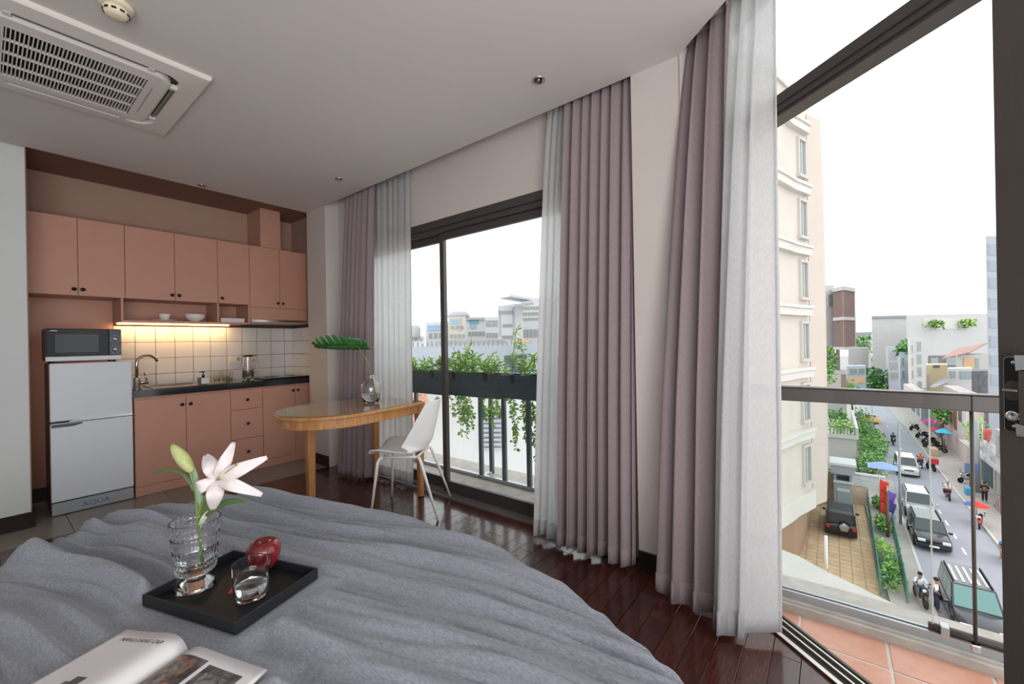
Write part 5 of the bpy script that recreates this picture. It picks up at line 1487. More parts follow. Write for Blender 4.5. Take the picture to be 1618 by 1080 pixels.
bike('dark scooter on the left pavement under the man in a pale shirt', 31.5, -3.62, pi + .2, '#3c3738', GZ + .12)
person('person in a pale blue shirt sitting on the dark scooter on the pavement', 31.5, -3.62, GZ + .12, pi + .2, 'ride', '#cfd8e6', '#5a5f70')
person('person in a white shirt and dark trousers standing beside the large off-roader', 31.3, -4.2, GZ + .0, -pi / 2, 'stand', '#e3e3ea', '#39405a')
person('person in black standing near the stair on the right pavement', 53.6, -10.3, GZ + .12, pi, 'stand', '#22222a', '#2c2a30')
for k, (x, y) in enumerate(((73, -10.2), (75.5, -10.0), (78, -10.1), (82, -9.9), (88, -9.8))):
    bike(['maroon motorbike parked nearest in the distant pavement row', 'black motorbike parked second in the distant pavement row', 'crimson motorbike parked under the red stall roof', 'blue-grey motorbike parked behind the magenta awning', 'charcoal motorbike parked farthest up the right pavement'][k], x, y, pi / 2 + .2 * k, ['#4a3038', '#2e2f35', '#6b2a35', '#3b4a5a', '#30343a'][k], GZ + .12)['group'] = 'parked motorbikes on the right pavement'
bike('white-wheeled motorbike parked by the green shutter on the right', 59.5, -10.3, 2.2, '#b5b5b5', GZ + .12)

# ---------------------------------------------------------------- trees and hedges
def tree(name, label, cat, x, y, z0, crown, rad, n, L, pal, seed, group=None, trunk=True):
    r = random.Random(seed)
    t = thing(name, label, cat, (x, y, z0), 0, group)
    cx, cy, cz = crown; m = MB()
    blobs = [(Vector((cx, cy, cz)) + Vector((r.uniform(-.6, .6) * rad[0], r.uniform(-.6, .6) * rad[1], r.uniform(-.5, .5) * rad[2])), r.uniform(.45, .7)) for _ in range(9)]
    for k in range(n):
        b, s = blobs[k % 9]; v = rv(r); rr_ = r.uniform(.75, 1.0)
        p = b + Vector((v.x * rad[0] * s, v.y * rad[1] * s, v.z * rad[2] * s)) * rr_
        d = (v + rv(r) * .8); leaf(m, p, d, v + rv(r) * .5, L * r.uniform(.7, 1.3), L * .3, r.choice(pal))
    part('foliage', m, GREENS, t, kind='stuff')
    if trunk:
        m = MB(); m.tube([(x, y, z0), ((x + cx) / 2 + .1, (y + cy) / 2, (z0 + cz) / 2), (cx, cy, cz)], [.16, .12, .06], 8); part('trunk', m, BARK, t)
    return t
q = at(1308, 575, 42)
tree('tree', 'leafy green tree directly right of the cream round building', 'tree', q.x, q.y + .4, GZ, (q.x, q.y + .3, q.z), (1.2, 1.0, 2.1), 900, .34, (0, 1, 1, 2), 41)
q = at(1385, 596, 116); tree('street_tree', 'broad dark green tree at the far end of the street', 'tree', q.x, q.y, GZ, (q.x, q.y, q.z - 1), (3.2, 3.0, 4.0), 900, .9, (1, 2, 2), 42)
q = at(1346, 606, 70); tree('tree', 'bright green treetop just above the balcony rail, beside the grey low block', 'tree', q.x, q.y, GZ, (q.x, q.y, q.z - 1.2), (1.6, 1.5, 2.2), 500, .45, (0, 0, 1), 43)
q = at(1362, 545, 160); tree('tree', 'distant bluish treetop between the far white houses', 'tree', q.x, q.y, GZ, (q.x, q.y, q.z), (3, 3, 3.4), 300, 1.1, (1, 2), 44)
for k, (x, y, h, w, lab) in enumerate(((57.5, -3.1, 2.6, 1.3, 'large bright bush of the roadside hedge nearest the balcony'), (62, -3.6, 2.8, 1.4, 'second bush of the roadside hedge, behind the bright one'), (67, -3.8, 2.6, 1.4, 'third bush along the roadside hedge'), (72.5, -3.6, 3.0, 1.4, 'fourth bush along the roadside hedge, by the terrace'), (78, -3.4, 4.0, 1.2, 'tall bush at the far end of the roadside hedge'))):
    tree('hedge_bush', lab, 'bush', x, y, GZ, (x, y, GZ + h * .55), (w * 1.5, w * .9, h * .55), 700, .32, (0, 1, 1, 2), 50 + k)
for k, (x, y, lab) in enumerate(((33.2, -2.55, 'low green bush inside the green fence, nearest the balcony'), (36.5, -2.6, 'spiky bright plant inside the green fence'), (41.5, -2.8, 'green bush inside the fence behind the flags'), (46.5, -3.0, 'dark bush at the far end of the green fence'))):
    tree('fence_bush', lab, 'bush', x, y, GZ, (x, y, GZ + .6), (1.4, .36, .6), 520, .22, (0, 1, 2) if k != 1 else (0, 3, 0), 70 + k, trunk=False)
tree('wall_climber', 'climbing plant on the yard wall left of the grey gatehouse', 'plant', 45.6, 1.5, GZ, (45.5, 1.35, GZ + 3.0), (.5, .7, 2.2), 600, .28, (0, 1, 2), 80, trunk=False)
q = on(1256, 835, GZ); tree('yard_shrub', 'dark shrubs below the overhang of the cream building', 'bush', q.x - 1, q.y + .2, GZ, (q.x - 1.2, q.y + .4, GZ + .8), (1.0, .8, .9), 400, .25, (1, 2, 2), 81, trunk=False)

# ---------------------------------------------------------------- fences, gatehouse, poles, flags
FEN = mat('green_fence_paint', '#4a7a6e', .6)
def fence(label, p0, p1, h=1.25):
    p0, p1 = Vector((*p0, GZ + .03)), Vector((*p1, GZ + .03)); L = (p1 - p0).length; d = (p1 - p0) / L
    t = thing('fence', label, 'fence', p0)
    n = max(1, int(L / 2.2))
    for k in range(n + 1):
        q = p0 + d * (L * k / n); m = MB(); m.box(q.x - .04, q.x + .04, q.y - .04, q.y + .04, q.z, q.z + h + .08); part('post', m, FEN, t)
    for z in (.12, h * .6, h): m = MB(); m.bar(p0 + Vector((0, 0, z)), p1 + Vector((0, 0, z)), .04, .05); part('rail', m, FEN, t)
    m = MB(); k = int(L / .16)
    for i in range(k): q = p0 + d * (L * (i + .5) / k); m.box(q.x - .014, q.x + .014, q.y - .014, q.y + .014, q.z + .05, q.z + h)
    part('pickets', m, FEN, t, kind='stuff')
fence('green picket fence along the paved yard', (31.2, -1.95), (47.5, -2.25))
fence('green picket fence along the left pavement in front of the bushes', (31.0, -3.05), (47.0, -3.55))
fence('short green cross fence joining the two long green fences', (34.6, -2.0), (34.6, -3.12))
GREYC = mat('grey_gate_paint', '#98a0a3', .7); GREYL = mat('pale_gate_paint', '#c6cacb', .7)
t = thing('gatehouse', 'grey gatehouse with a flat slab roof behind the parked off-roader', 'gatehouse', (45.8, -.55, GZ))
m = MB(); m.box(45.2, 46.8, -1.15, .05, GZ + .03, GZ + 2.35); m.box(45.2, 46.8, -1.15, -.98, GZ + 2.35, GZ + 3.0); m.box(45.2, 46.8, -.12, .05, GZ + 2.35, GZ + 3.0); m.box(46.6, 46.8, -.98, -.12, GZ + 2.35, GZ + 3.0); part('wall', m, GREYC, t)
m = MB(); m.box(44.9, 47.0, -1.35, .25, GZ + 3.0, GZ + 3.75); part('roof_slab', m, GREYC, t); m = MB(); m.box(44.8, 47.1, -1.45, .35, GZ + 3.75, GZ + 3.95); part('roof_cap', m, GREYL, t)
m = MB(); m.box(45.1, 45.2, -1.2, .1, GZ + 2.2, GZ + 2.4); part('sill', m, GREYL, t)
m = MB(); m.box(45.14, 45.2, -.95, -.15, GZ + .05, GZ + 1.9); part('door', m, mat('gate_door', '#8fa2a6', .6), t); m = MB(); m.box(45.10, 45.2, -1.0, -.1, GZ + 1.5, GZ + 1.75); part('lintel', m, GREYL, t)
STONE = mat('tan_stone', '#b59f86', .9, col2='#cbb9a2', noise_scale=1.2)
t = thing('yard_wall', 'tan rendered wall closing the yard behind the parked off-roader', 'wall', (47, 0, GZ))
m = MB(); m.box(46.9, 47.2, .06, 8, GZ, GZ + 2.6); part('wall', m, STONE, t)
m = MB(); m.box(46.9, 47.2, -2.2, -1.2, GZ, GZ + 1.6); part('wall', m, STONE, t)
for k in range(4):
    m = MB(); m.box(46.9 - .0, 47.3, -3.4, -1.2, GZ + 1.75 + .3 * k, GZ + 1.87 + .3 * k); part('roof_slat', m, GREYL, t)
def pole(label, x, y, z1, r, mt):
    m = MB(); m.cyl((x, y, GZ), (x, y, z1), r, r * .8, n=10); return single('pole', m, mt, label, 'pole')
CONC = mat('pole_concrete', '#9aa0a2', .8)
pole('thin grey lamp pole on the left pavement beside the black car', 43.8, -4.0, GZ + 8.0, .09, CONC)
pole('brown flagpole trunk inside the green fence', 40.4, -3.0, GZ + 3.4, .10, BARK)
pole('thick concrete pole on the right pavement before the stair', 56.5, -10.45, GZ + 6.8, .20, CONC)
pole('thin pole in the hedge in front of the far silver saloon', 70, -3.9, GZ + 7.5, .07, CONC)
def flag(label, x, y, z, w, h, cols):
    t = thing('flag', label, 'flag', (x, y, z))
    m = MB(); m.cyl((x, y, GZ), (x, y, z + .3), .03, n=8); part('pole', m, STEEL, t)
    for k, col in enumerate(cols):
        mt = MATS.get('flag_' + col) or mat('flag_' + col, col, .8)
        z1 = z - h * k / len(cols); z0 = z - h * (k + 1) / len(cols)
        m = MB(); m.grid(lambda u, v: Vector((x - .05 - .10 * sin(u * 6 + v * 2), y - .03 - u * w * (.55 + .45 * (1 - v)), z1 + (z0 - z1) * v - .25 * u)), 8, 6); part('cloth', m, mt, t, solid=.01)
flag('long red flag with a yellow mark hanging by the green fence', 43.0, -2.75, GZ + 3.6, .55, 2.6, ['#d8412f', '#d8412f', '#e0503a'])
flag('purple and blue flag hanging beside the long red flag', 42.4, -3.15, GZ + 3.0, .5, 2.4, ['#7a5ab0', '#4a4a8a', '#b9aec9'])
flag('red and white flag on the right pavement near the concrete pole', 57.5, -11.0, GZ + 6.0, .6, 2.2, ['#d8706a', '#e6e0e6'])
def awning(label, x, y, z, w, d, col, col2=None):
    t = thing('street_parasol', label, 'awning', (x, y, z)); mt = MATS.get('awn_' + col) or mat('awn_' + col, col, .8)
    m = MB(); vs = [(x - w, y - d, z), (x + w, y - d, z), (x + w, y + d, z), (x - w, y + d, z), (x, y, z + .5)]; m.add(vs, [(0, 1, 4), (1, 2, 4), (2, 3, 4), (3, 0, 4)]); part('canopy', m, mt, t, solid=.02)
    m = MB(); m.cyl((x, y, GZ), (x, y, z + .45), .03, n=8); part('pole', m, STEEL, t)
awning('blue and white parasol over the left pavement by the gatehouse', 52.5, -3.6, GZ + 2.3, 1.0, 1.1, '#8fa6d8')
awning('orange parasol by the hedge near the far silver saloon', 83, -4.6, GZ + 2.0, 1.4, 1.1, '#e0a84e')
awning('dark parasol by the hedge beside the orange one', 86, -3.4, GZ + 2.1, 1.4, 1.0, '#5a6070')
awning('turquoise parasol on the right pavement', 72.2, -10.6, GZ + 2.8, .7, .7, '#3fb4d0')
awning('magenta awning over the distant stalls on the right', 80, -10.6, GZ + 2.8, 1.6, 1.0, '#a8407a')
awning('red stall roof behind the parked motorbikes', 77.0, -10.8, GZ + 2.2, 1.1, .8, '#c03a48')
m = MB(); m.box(70.3, 71.9, -9.9, -9.1, GZ + .12, GZ + 1.0); single('vendor_cart', m, mat('cart_tan', '#b9a888', .7), 'tan street vendor cart at the right kerb', 'cart', bevel=.05)
t = thing('street_sign_board', 'blue and white sign board standing on the right pavement', 'sign', (56.2, -10.0, GZ + .12))
m = MB(); m.cyl((56.2, -10.0, GZ + .12), (56.2, -10.0, GZ + 1.9), .12, n=10); part('post', m, TYRE, t); m = MB(); m.box(56.05, 56.3, -10.45, -9.6, GZ + 1.9, GZ + 2.8); part('board', m, mat('sign_blue', '#6a7fa6', .5), t)
m = MB(); m.box(54.9, 55.6, -9.9, -9.4, GZ + .12, GZ + .75); single('blue_crate', m, mat('crate_blue', '#4aa0d0', .6), 'bright blue crate at the foot of the sign board', 'crate', bevel=.04)

# ================================================================ BUILDINGS
CREAMW = mat('cream_render', '#c6beb2', .85, noise_amt=.04, noise_scale=.5)
CREAMT = mat('cream_trim', '#cac6bf', .85, noise_amt=.04, noise_scale=.6)
PIERC = mat('cream_pier', '#c2b5aa', .85, noise_amt=.03, noise_scale=.5)
WINF = mat('window_frame_grey', '#bdb7ae', .7); WING = mat('window_glass_dark', '#7e8d8f', .12, spec=.8)
# round cream building on the left of the street
KP = [(1120, 23.2), (1160, 22.6), (1195, 22.6), (1220, 23.2), (1238, 24.1), (1252, 25.0), (1264, 25.5), (1276, 26.1), (1282, 26.9)]
K = [at(px, 533, d) for px, d in KP]
K2 = [(p.x, p.y) for p in K]
cb = thing('round_building', 'cream apartment building with curved bay and projecting ledges', 'building', (30, 4, GZ))
back = [(K2[-1][0] + 16, K2[-1][1] - .0), (K2[-1][0] + 16, 12), (K2[0][0] + 1, 12)]
m = MB(); m.prism(K2 + back, -9.2, 16.7); part('wall', m, CREAMW, cb)
pr0, pr1 = at(1280, 533, 26.5), at(1302, 533, 27.3)
m = MB(); m.prism([(pr0.x, pr0.y), (pr1.x, pr1.y), (pr1.x + 14, pr1.y - .0), (pr0.x + 14, pr0.y)], -9.6, 15.6); part('corner_pier', m, PIERC, cb)
m = MB(); m.prism([(pr0.x + 3, pr0.y), (pr1.x + 3, pr1.y + .2), (pr1.x + 10, pr1.y + .2), (pr0.x + 10, pr0.y)], 15.6, 16.6); part('corner_pier', m, PIERC, cb)
def outn(i):
    a = K[max(i - 1, 0)]; b = K[min(i + 1, len(K) - 1)]; t_ = (b - a); n = Vector((t_.y, -t_.x, 0)).normalized()
    if n.dot(-K[i]) < 0: n = -n
    return n
def band(z0, z1, o, last=-1):
    idx = range(0, len(K) - 1)
    A_ = [K[i] + outn(i) * o for i in idx]
    return [(p.x, p.y) for p in A_] + [(K[i].x + .2, K[i].y) for i in reversed(idx)]
for z in (14.0, 10.15, 6.35, 2.6, -1.2, -5.0):
    m = MB(); m.prism(band(0, 0, .32), z - .0, z + .55); m.prism(band(0, 0, .42), z + .45, z + .62); part('ledge', m, CREAMT, cb)
m = MB(); m.prism(band(0, 0, .30), -9.4, -8.3); part('ledge', m, CREAMT, cb)
m = MB(); m.prism(band(0, 0, .15), 16.2, 16.75); part('parapet', m, CREAMT, cb)
for z0 in (11.35, 7.55, 3.75, -.05, -3.85, -7.7):
    i = 6; P = (K[6] + K[7]) / 2; tg = (K[7] - K[6]).normalized(); n = Vector((tg.y, -tg.x, 0))
    if n.dot(-P) < 0: n = -n
    Mx = Matrix(((tg.x, n.x, 0, P.x), (tg.y, n.y, 0, P.y), (0, 0, 1, z0), (0, 0, 0, 1)))
    m = MB(); h = 2.15
    m.box(-.56, -.42, -.05, .14, 0, h, M=Mx); m.box(.42, .56, -.05, .14, 0, h, M=Mx); m.box(-.56, .56, -.05, .16, h, h + .16, M=Mx); m.box(-.62, .62, -.05, .22, -.18, 0, M=Mx)
    w_ = part('window', m, WINF, cb)
    m = MB(); m.box(-.42, .42, -.03, .04, 0, h, M=Mx); part('pane', m, WING, w_)
    m = MB(); m.box(-.03, .03, .04, .08, 0, h, M=Mx); part('mullion', m, CREAMT, w_)
m = MB(); m.prism([(K2[4][0] + 2.5, K2[4][1] + .6), (K2[4][0] + 2.7, K2[4][1] - .2), (K2[4][0] + 10, K2[4][1] - .6), (K2[4][0] + 10, 11), (K2[4][0] + 2.5, 11)], GZ, -9.2); part('ground_floor_wall', m, mat('brown_render', '#a58a72', .85), cb)

def fbuild(name, label, pL, pR, yT, dep, mt, zb=GZ, deep=8, wins=(), depR=None, cat='building', group=None, wmat=None, roof=None, along=None):
    """a building whose street front runs between two sight lines; windows are given as fractions of the front"""
    A_, B_ = at(pL, yT, dep), at(pR, yT, depR or dep)
    zt = at((pL + pR) / 2, yT, dep).z
    t = thing(name, label, cat, (A_.x, A_.y, zb), 0, group)
    dv = along if along is not None else Vector((A_.x + B_.x, A_.y + B_.y, 0)).normalized()
    C_, D_ = B_ + dv * deep, A_ + dv * deep
    m = MB(); m.prism([(A_.x, A_.y), (B_.x, B_.y), (C_.x, C_.y), (D_.x, D_.y)], zb, zt); part('wall', m, mt, t)
    tg = Vector((B_.x - A_.x, B_.y - A_.y, 0)); Wd = tg.length; tg /= Wd; n = Vector((tg.y, -tg.x, 0))
    if n.dot(-A_) < 0: n = -n
    Mx = Matrix(((tg.x, n.x, 0, A_.x), (tg.y, n.y, 0, A_.y), (0, 0, 1, 0), (0, 0, 0, 1)))
    for wv in wins:
        (u0, u1, y0, y1) = wv[:4]; kind = wv[4] if len(wv) > 4 else 'window'; mm = wv[5] if len(wv) > 5 else (wmat or WING)
        z1 = at((pL + pR) / 2, y0, dep).z; z0 = at((pL + pR) / 2, y1, dep).z
        b = .06 * (dep / 60)
        m = MB(); m.box(u0 * Wd - b, u1 * Wd + b, -.05, .05 * dep / 40, z0 - b, z1 + b, M=Mx); w_ = part(kind, m, WINF if kind == 'window' else mm, t)
        if kind == 'window': m = MB(); m.box(u0 * Wd, u1 * Wd, .05 * dep / 40, .05 * dep / 40 + .03, z0, z1, M=Mx); part('pane', m, mm, w_)
    if roof:
        m = MB(); m.prism([((A_ - tg * .4 + n * .5).x, (A_ - tg * .4 + n * .5).y), ((B_ + tg * .4 + n * .5).x, (B_ + tg * .4 + n * .5).y), (C_.x, C_.y), (D_.x, D_.y)], zt, zt + .35 * dep / 60); part('roof', m, roof, t)
    return t, Mx, Wd, zt
X1 = Vector((1, 0, 0))
BROWN = mat('brown_louvre', '#8d7a72', .7); GREYR = mat('grey_roof', '#8f959a', .7); BLUEG = mat('blue_glass', '#8692a0', .15, spec=.8); TEAL = mat('teal_panel', '#5a9aa8', .5)
YEL = mat('yellow_render', '#cfc39c', .85); ORG = mat('orange_wall', '#c9a784', .85); REDR = mat('red_roof', '#a08078', .8); PALEB = mat('pale_blue_render', '#9fabb3', .8); OFFW = mat('offwhite_render', '#b5b2ad', .85); GRYD = mat('rough_grey', '#77757a', .95, noise_amt=.3, noise_scale=2); GLASSB = mat('grey_blue_curtain_wall', '#989ea6', .25, spec=.7)  # yellow, orange, red and pale blue are desaturated to paint in distance haze
# louvred house on the left of the street
t, Mx, Wd, zt = fbuild('louvred_house', 'white house with a projecting brown louvred box, left of the street', 1300, 1318, 450, 62, WHITEW, deep=12, along=X1, wins=((.45, .75, 465, 472), (.45, .75, 474, 484)))
a_, b_, c_ = at(1317, 480, 60.5), at(1333, 480, 58), at(1350, 480, 61)
zT, zM, zB = at(1333, 458, 58).z, at(1333, 503, 58).z, at(1333, 548, 58).z
def lou(z0, z1):
    for (P, Q) in ((a_, b_), (b_, c_)):
        for k in range(9):
            f = (k + .5) / 9; q = P.lerp(Q, f); d = (Q - P).normalized()
            m = MB(); m.bar((q.x, q.y, z0), (q.x, q.y, z1), .12, .12, up=d); part('slat', m, BROWN, t)
bk_ = [(a_.x + .15, a_.y), (b_.x + .25, b_.y), (c_.x + .15, c_.y + .05), (c_.x + 8, c_.y + .6), (a_.x + 8, a_.y)]
m = MB(); m.prism(bk_, zB, zT); part('box', m, BROWN, t)
def slab(z0, z1, g=.25):
    m = MB(); m.prism([(a_.x - g, a_.y + .1), (b_.x - g * 1.4, b_.y), (c_.x - g, c_.y - .15), (c_.x + 8, c_.y + .5), (a_.x + 8, a_.y)], z0, z1); part('slab', m, OFFW, t)
slab(zT, zT + .55); slab(zM - .2, zM + .25); slab(zB - .4, zB); lou(zB, zM - .2); lou(zM + .25, zT)
m = MB(); m.prism([(c_.x - .3, c_.y - .1), (c_.x - .3, c_.y + .35), (c_.x + 1.5, c_.y + .35), (c_.x + 1.5, c_.y - .1)], zB - .2, zT + .4); part('side_fin', m, OFFW, t)
m = MB(); m.prism([(a_.x + .2, a_.y - .2), (b_.x + .3, b_.y + .5), (b_.x + 6, b_.y + .5), (a_.x + 6, a_.y - .2)], GZ, zB - .4); part('lower_wall', m, mat('brown_dark', '#6f5a55', .8), t)
fbuild('low_block', 'low pale grey block under the louvred house, cut by the balcony rail', 1290, 1337, 586, 58.5, OFFW, deep=2, along=X1, wins=((.84, .98, 592, 620, 'panel', BROWN),))
fbuild('far_house', 'small white far house with a flat grey roof at the end of the street', 1352, 1377, 528, 170, OFFW, deep=12, wins=((.6, .9, 532, 536),), roof=GREYR)
fbuild('far_house', 'low far house with a pale gable below the grey-roofed one', 1340, 1372, 549, 138, WHITEW, deep=6, wins=((.2, .4, 575, 585), (.55, .8, 575, 590)))
fbuild('far_house', 'long low far building with a row of windows behind the street tree', 1376, 1404, 568, 150, OFFW, deep=8, wins=tuple((.15 + .15 * k, .25 + .15 * k, 573, 578) for k in range(5)), roof=GREYR)
fbuild('far_house', 'pale blue far shopfront with an orange base at the end of the street', 1338, 1368, 578, 110, PALEB, deep=6, wins=((.1, .9, 596, 604, 'panel', ORG), (.1, .5, 582, 590), (.6, .9, 582, 590)))
t, Mx, Wd, zt = fbuild('white_block', 'large white blank-walled building across the street, left half', 1377, 1440, 502, 130, WHITEW, deep=10, roof=GREYR)
t, Mx, Wd, zt = fbuild('white_block', 'large white building with a planted roof opening, right half', 1432, 1580, 496, 114, WHITEW, deep=6, wins=((.18, .67, 503, 519, 'roof_opening', mat('opening_shade', '#c9c6c0', .9)),))
for k, (u, w_) in enumerate(((.24, 2.0), (.60, 1.6))):
    q = Mx @ Vector((u * Wd, .9, 0)); z = at(1480, 517, 114).z
    tree('roof_plant', ['palm-like plant at the left of the white roof opening', 'bushy plant at the right of the white roof opening'][k], 'plant', q.x, q.y, z, (q.x, q.y, z + .9), (w_, w_, .8), 140, .9, (1, 2, 3), 90 + k, trunk=False)
# narrow houses on the right side of the street
def storeys(u0, u1, tops, h): return tuple((u0, u1, y, y + h) for y in tops)
fbuild('narrow_house', 'grey narrow house with balconies, left of the white narrow one', 1403, 1422, 548, 112, mat('grey_narrow', '#a5a8ae', .85), deep=6, along=X1, wins=storeys(.2, .45, (556, 572, 588), 10) + storeys(.6, .85, (556, 572, 588), 10))
fbuild('narrow_house', 'pale blue narrow house with a palm on its terrace', 1422, 1441, 556, 101, PALEB, deep=4, along=X1, wins=storeys(.1, .3, (565, 585), 12) + storeys(.55, .8, (570, 590), 14))
q = at(1434, 556, 102); tree('palm', 'palm growing on the pale blue narrow house', 'plant', q.x, q.y, q.z - 1, (q.x, q.y, q.z + .6), (1.6, 1.6, 1.8), 160, 1.3, (1, 2), 95)
fbuild('narrow_house', 'tall white narrow house with a column of balconies', 1439, 1457, 534, 92, WHITEW, deep=5, along=X1, wins=storeys(.55, .85, (540, 560, 580, 602), 14) + storeys(.02, .12, (545, 565, 585), 12))
fbuild('shack', 'grey rooftop shack with metal sheets behind the yellow house', 1466, 1515, 562, 92, GRYD, deep=6, wins=((.1, .3, 566, 574), (.6, .95, 566, 576)))
t, *_ = fbuild('red_roofed_house', 'house with a sloping red roof and orange wall near the tall glass block', 1510, 1560, 560, 70, OFFW, deep=5, wins=((.25, .55, 566, 582, 'panel', ORG), (.62, .72, 566, 582)))
m = MB(); p0, p1, p2, p3 = at(1488, 566, 73), at(1532, 556, 68), at(1560, 541, 72), at(1512, 550, 80)
m.add([p0, p1, p2, p3, p0 - U0 * .2, p1 - U0 * .2, p2 - U0 * .2, p3 - U0 * .2], [(0, 1, 2, 3), (7, 6, 5, 4), (0, 4, 5, 1), (1, 5, 6, 2), (2, 6, 7, 3), (3, 7, 4, 0)]); part('sloping_roof', m, REDR, t)
fbuild('yellow_house', 'small yellow house with a dark grey canopy above the balcony rail', 1463, 1497, 576, 78, YEL, deep=5, wins=((.08, .14, 592, 612, 'post', OFFW), (.35, .6, 577, 580, 'vent', GRYD)))
p0, p1, p2, p3 = at(1469, 610, 74), at(1478, 611, 71), at(1508, 600, 72), at(1490, 597, 77)
m = MB(); m.add([p0, p1, p2, p3, p0 - U0 * .15, p1 - U0 * .15, p2 - U0 * .15, p3 - U0 * .15], [(0, 1, 2, 3), (7, 6, 5, 4), (0, 4, 5, 1), (1, 5, 6, 2), (2, 6, 7, 3), (3, 7, 4, 0)])
single('metal_canopy', m, GREYR, 'dark grey sheet canopy in front of the yellow house', 'canopy')
fbuild('white_annex', 'white two-storey annex between the yellow house and the dark rough block', 1497, 1536, 582, 64, WHITEW, deep=4, wins=((.5, .95, 586, 598), (.1, .3, 586, 596)))
fbuild('rough_block', 'dark rough unrendered block left of the tall glass building', 1535, 1562, 586, 57, GRYD, deep=4)
t, Mx, Wd, zt = fbuild('glass_tower', 'tall grey-blue glass-fronted block beside the door stile', 1557, 1640, 372, 45, GLASSB, deep=10, wins=tuple((.05 + .26 * i, .24 + .26 * i, y, y + 17) for i in range(3) for y in (385, 410, 437, 470, 500, 530, 560, 590)), wmat=BLUEG)
# row along the right pavement
def rbuild(name, label, x0, x1, z1, mt, wins=(), y0=-11.8, y1=-13.2, extra=None):
    t = thing(name, label, 'building', (x0, y0, GZ))
    m = MB(); m.box(x0, x1, y1, y0, GZ, z1); part('wall', m, mt, t)
    for (a, b, c_, d, kind, mm) in wins:
        m = MB(); m.box(a, b, y0 - .02, y0 + .06, c_, d); part(kind, m, mm, t)
    return t
DGREEN = mat('dark_shutter', '#4a5f66', .7)
t = rbuild('stair_house', 'modern pale house with an outside stair and glass balcony at the right', 48.5, 57.5, -7.5, OFFW, ((50, 53, -12.9, -10.9, 'shutter', DGREEN), (53.6, 56.5, -9.6, -8.0, 'window', WING)))
m = MB(); m.box(47.5, 57.6, -11.79, -10.9, -10.45, -10.0); part('balcony_slab', m, WHITEW, t)
m = MB(); m.box(47.6, 57.5, -10.98, -10.94, -9.99, -9.1); part('balcony_glass', m, RAILGLASS, t)
for k in range(9):
    m = MB(); m.box(50.0 + .28 * k, 50.28 + .28 * k, -11.7, -10.6, GZ + .12, GZ + .12 + .22 * (9 - k)); part('step', m, CEMENT if k % 2 else mat('step_red', '#8d5f5c', .8) if 'step_red' not in MATS else MATS['step_red'], t)
t = rbuild('canopy_shop', 'low shop with a flat pale roof and green shutter on the right', 57.8, 66.5, -10.6, OFFW, ((58.5, 62, GZ + .12, -11.2, 'shutter', DGREEN), (63, 66, GZ + .12, -11.3, 'shutter', DGREEN)))
m = MB(); m.box(57.7, 66.6, -13.3, -10.9, -10.59, -10.4); part('roof', m, CEMENT, t)
rbuild('pink_shopfront', 'shopfront with a tall brown door and pinkish wall on the right', 68.2, 80, -5.6, mat('pinkish_wall', '#cfc3c2', .85), ((72.5, 74.0, -10.4, -6.6, 'door', mat('brown_door', '#9a5a48', .7)), (70, 71.5, -9, -7, 'window', WING), (76, 78, -9.2, -7, 'window', TEAL)))
rbuild('dark_shopfront', 'long dark blue-grey shopfront farther up on the right', 80.5, 98, -8.2, mat('dark_bluegrey', '#5c6a74', .8), ((82, 85, -13, -10.4, 'shutter', DGREEN), (86, 90, -13, -10.2, 'shutter', GRYD), (91, 96, -13, -10.2, 'shutter', DGREEN), (83, 86, -9.8, -8.6, 'sign', WHITE_PL), (88, 90, -9.8, -8.7, 'sign', TEAL)))
rbuild('far_shopfront', 'pale far shopfront at the right end of the row', 98.5, 120, -9.0, OFFW, ((100, 103, -13, -10.5, 'shutter', GRYD), (105, 109, -13, -10.5, 'shutter', DGREEN), (111, 116, -13, -10.5, 'shutter', GRYD)))
q = Vector((70.5, -10.9, 0)); tree('street_tree', 'green tree in front of the shopfront with the brown door', 'tree', 75.0, -11.0, GZ, (75.0, -10.9, GZ + 4.8), (1.6, .8, 1.3), 600, .4, (0, 1, 2), 97)
tree('street_tree', 'small bright tree on the low flat-roofed shop at the right', 'tree', 62.5, -11.4, -10.4, (62.5, -11.6, -8.7), (1.2, 1.0, 1.5), 420, .32, (0, 0, 1), 98)
# terrace on the left behind the hedge
t = thing('terrace', 'raised white terrace with a parapet and plants, left of the hedge', 'terrace', (62, 0, GZ))
m = MB(); m.box(58, 72, -1.9, 6, GZ, -9.9); part('wall', m, OFFW, t)
m = MB(); m.box(58, 72, -2.1, -1.85, -9.9, -8.7); m.box(57.8, 58.05, -2.1, 6, -9.9, -9.5); part('parapet', m, WHITEW, t)
m = MB()
for k in range(16): m.box(57.88, 57.95, -1.8 + .3 * k, -1.74 + .3 * k, -9.5, -8.75)
m.box(57.86, 57.97, -1.9, 3.2, -8.75, -8.68); part('bars', m, DGREEN, t, kind='stuff')
tree('terrace_plant', 'plants growing behind the bars of the white terrace', 'plant', 59.5, -.6, -9.9, (59.8, -.4, -9.0), (1.0, 1.4, .7), 400, .3, (0, 1, 3), 99, trunk=False)
tree('terrace_plant', 'plants on the far part of the white terrace', 'plant', 67, -.4, -9.9, (67, -.4, -8.9), (1.6, 1.0, .9), 300, .4, (1, 2), 100, trunk=False)

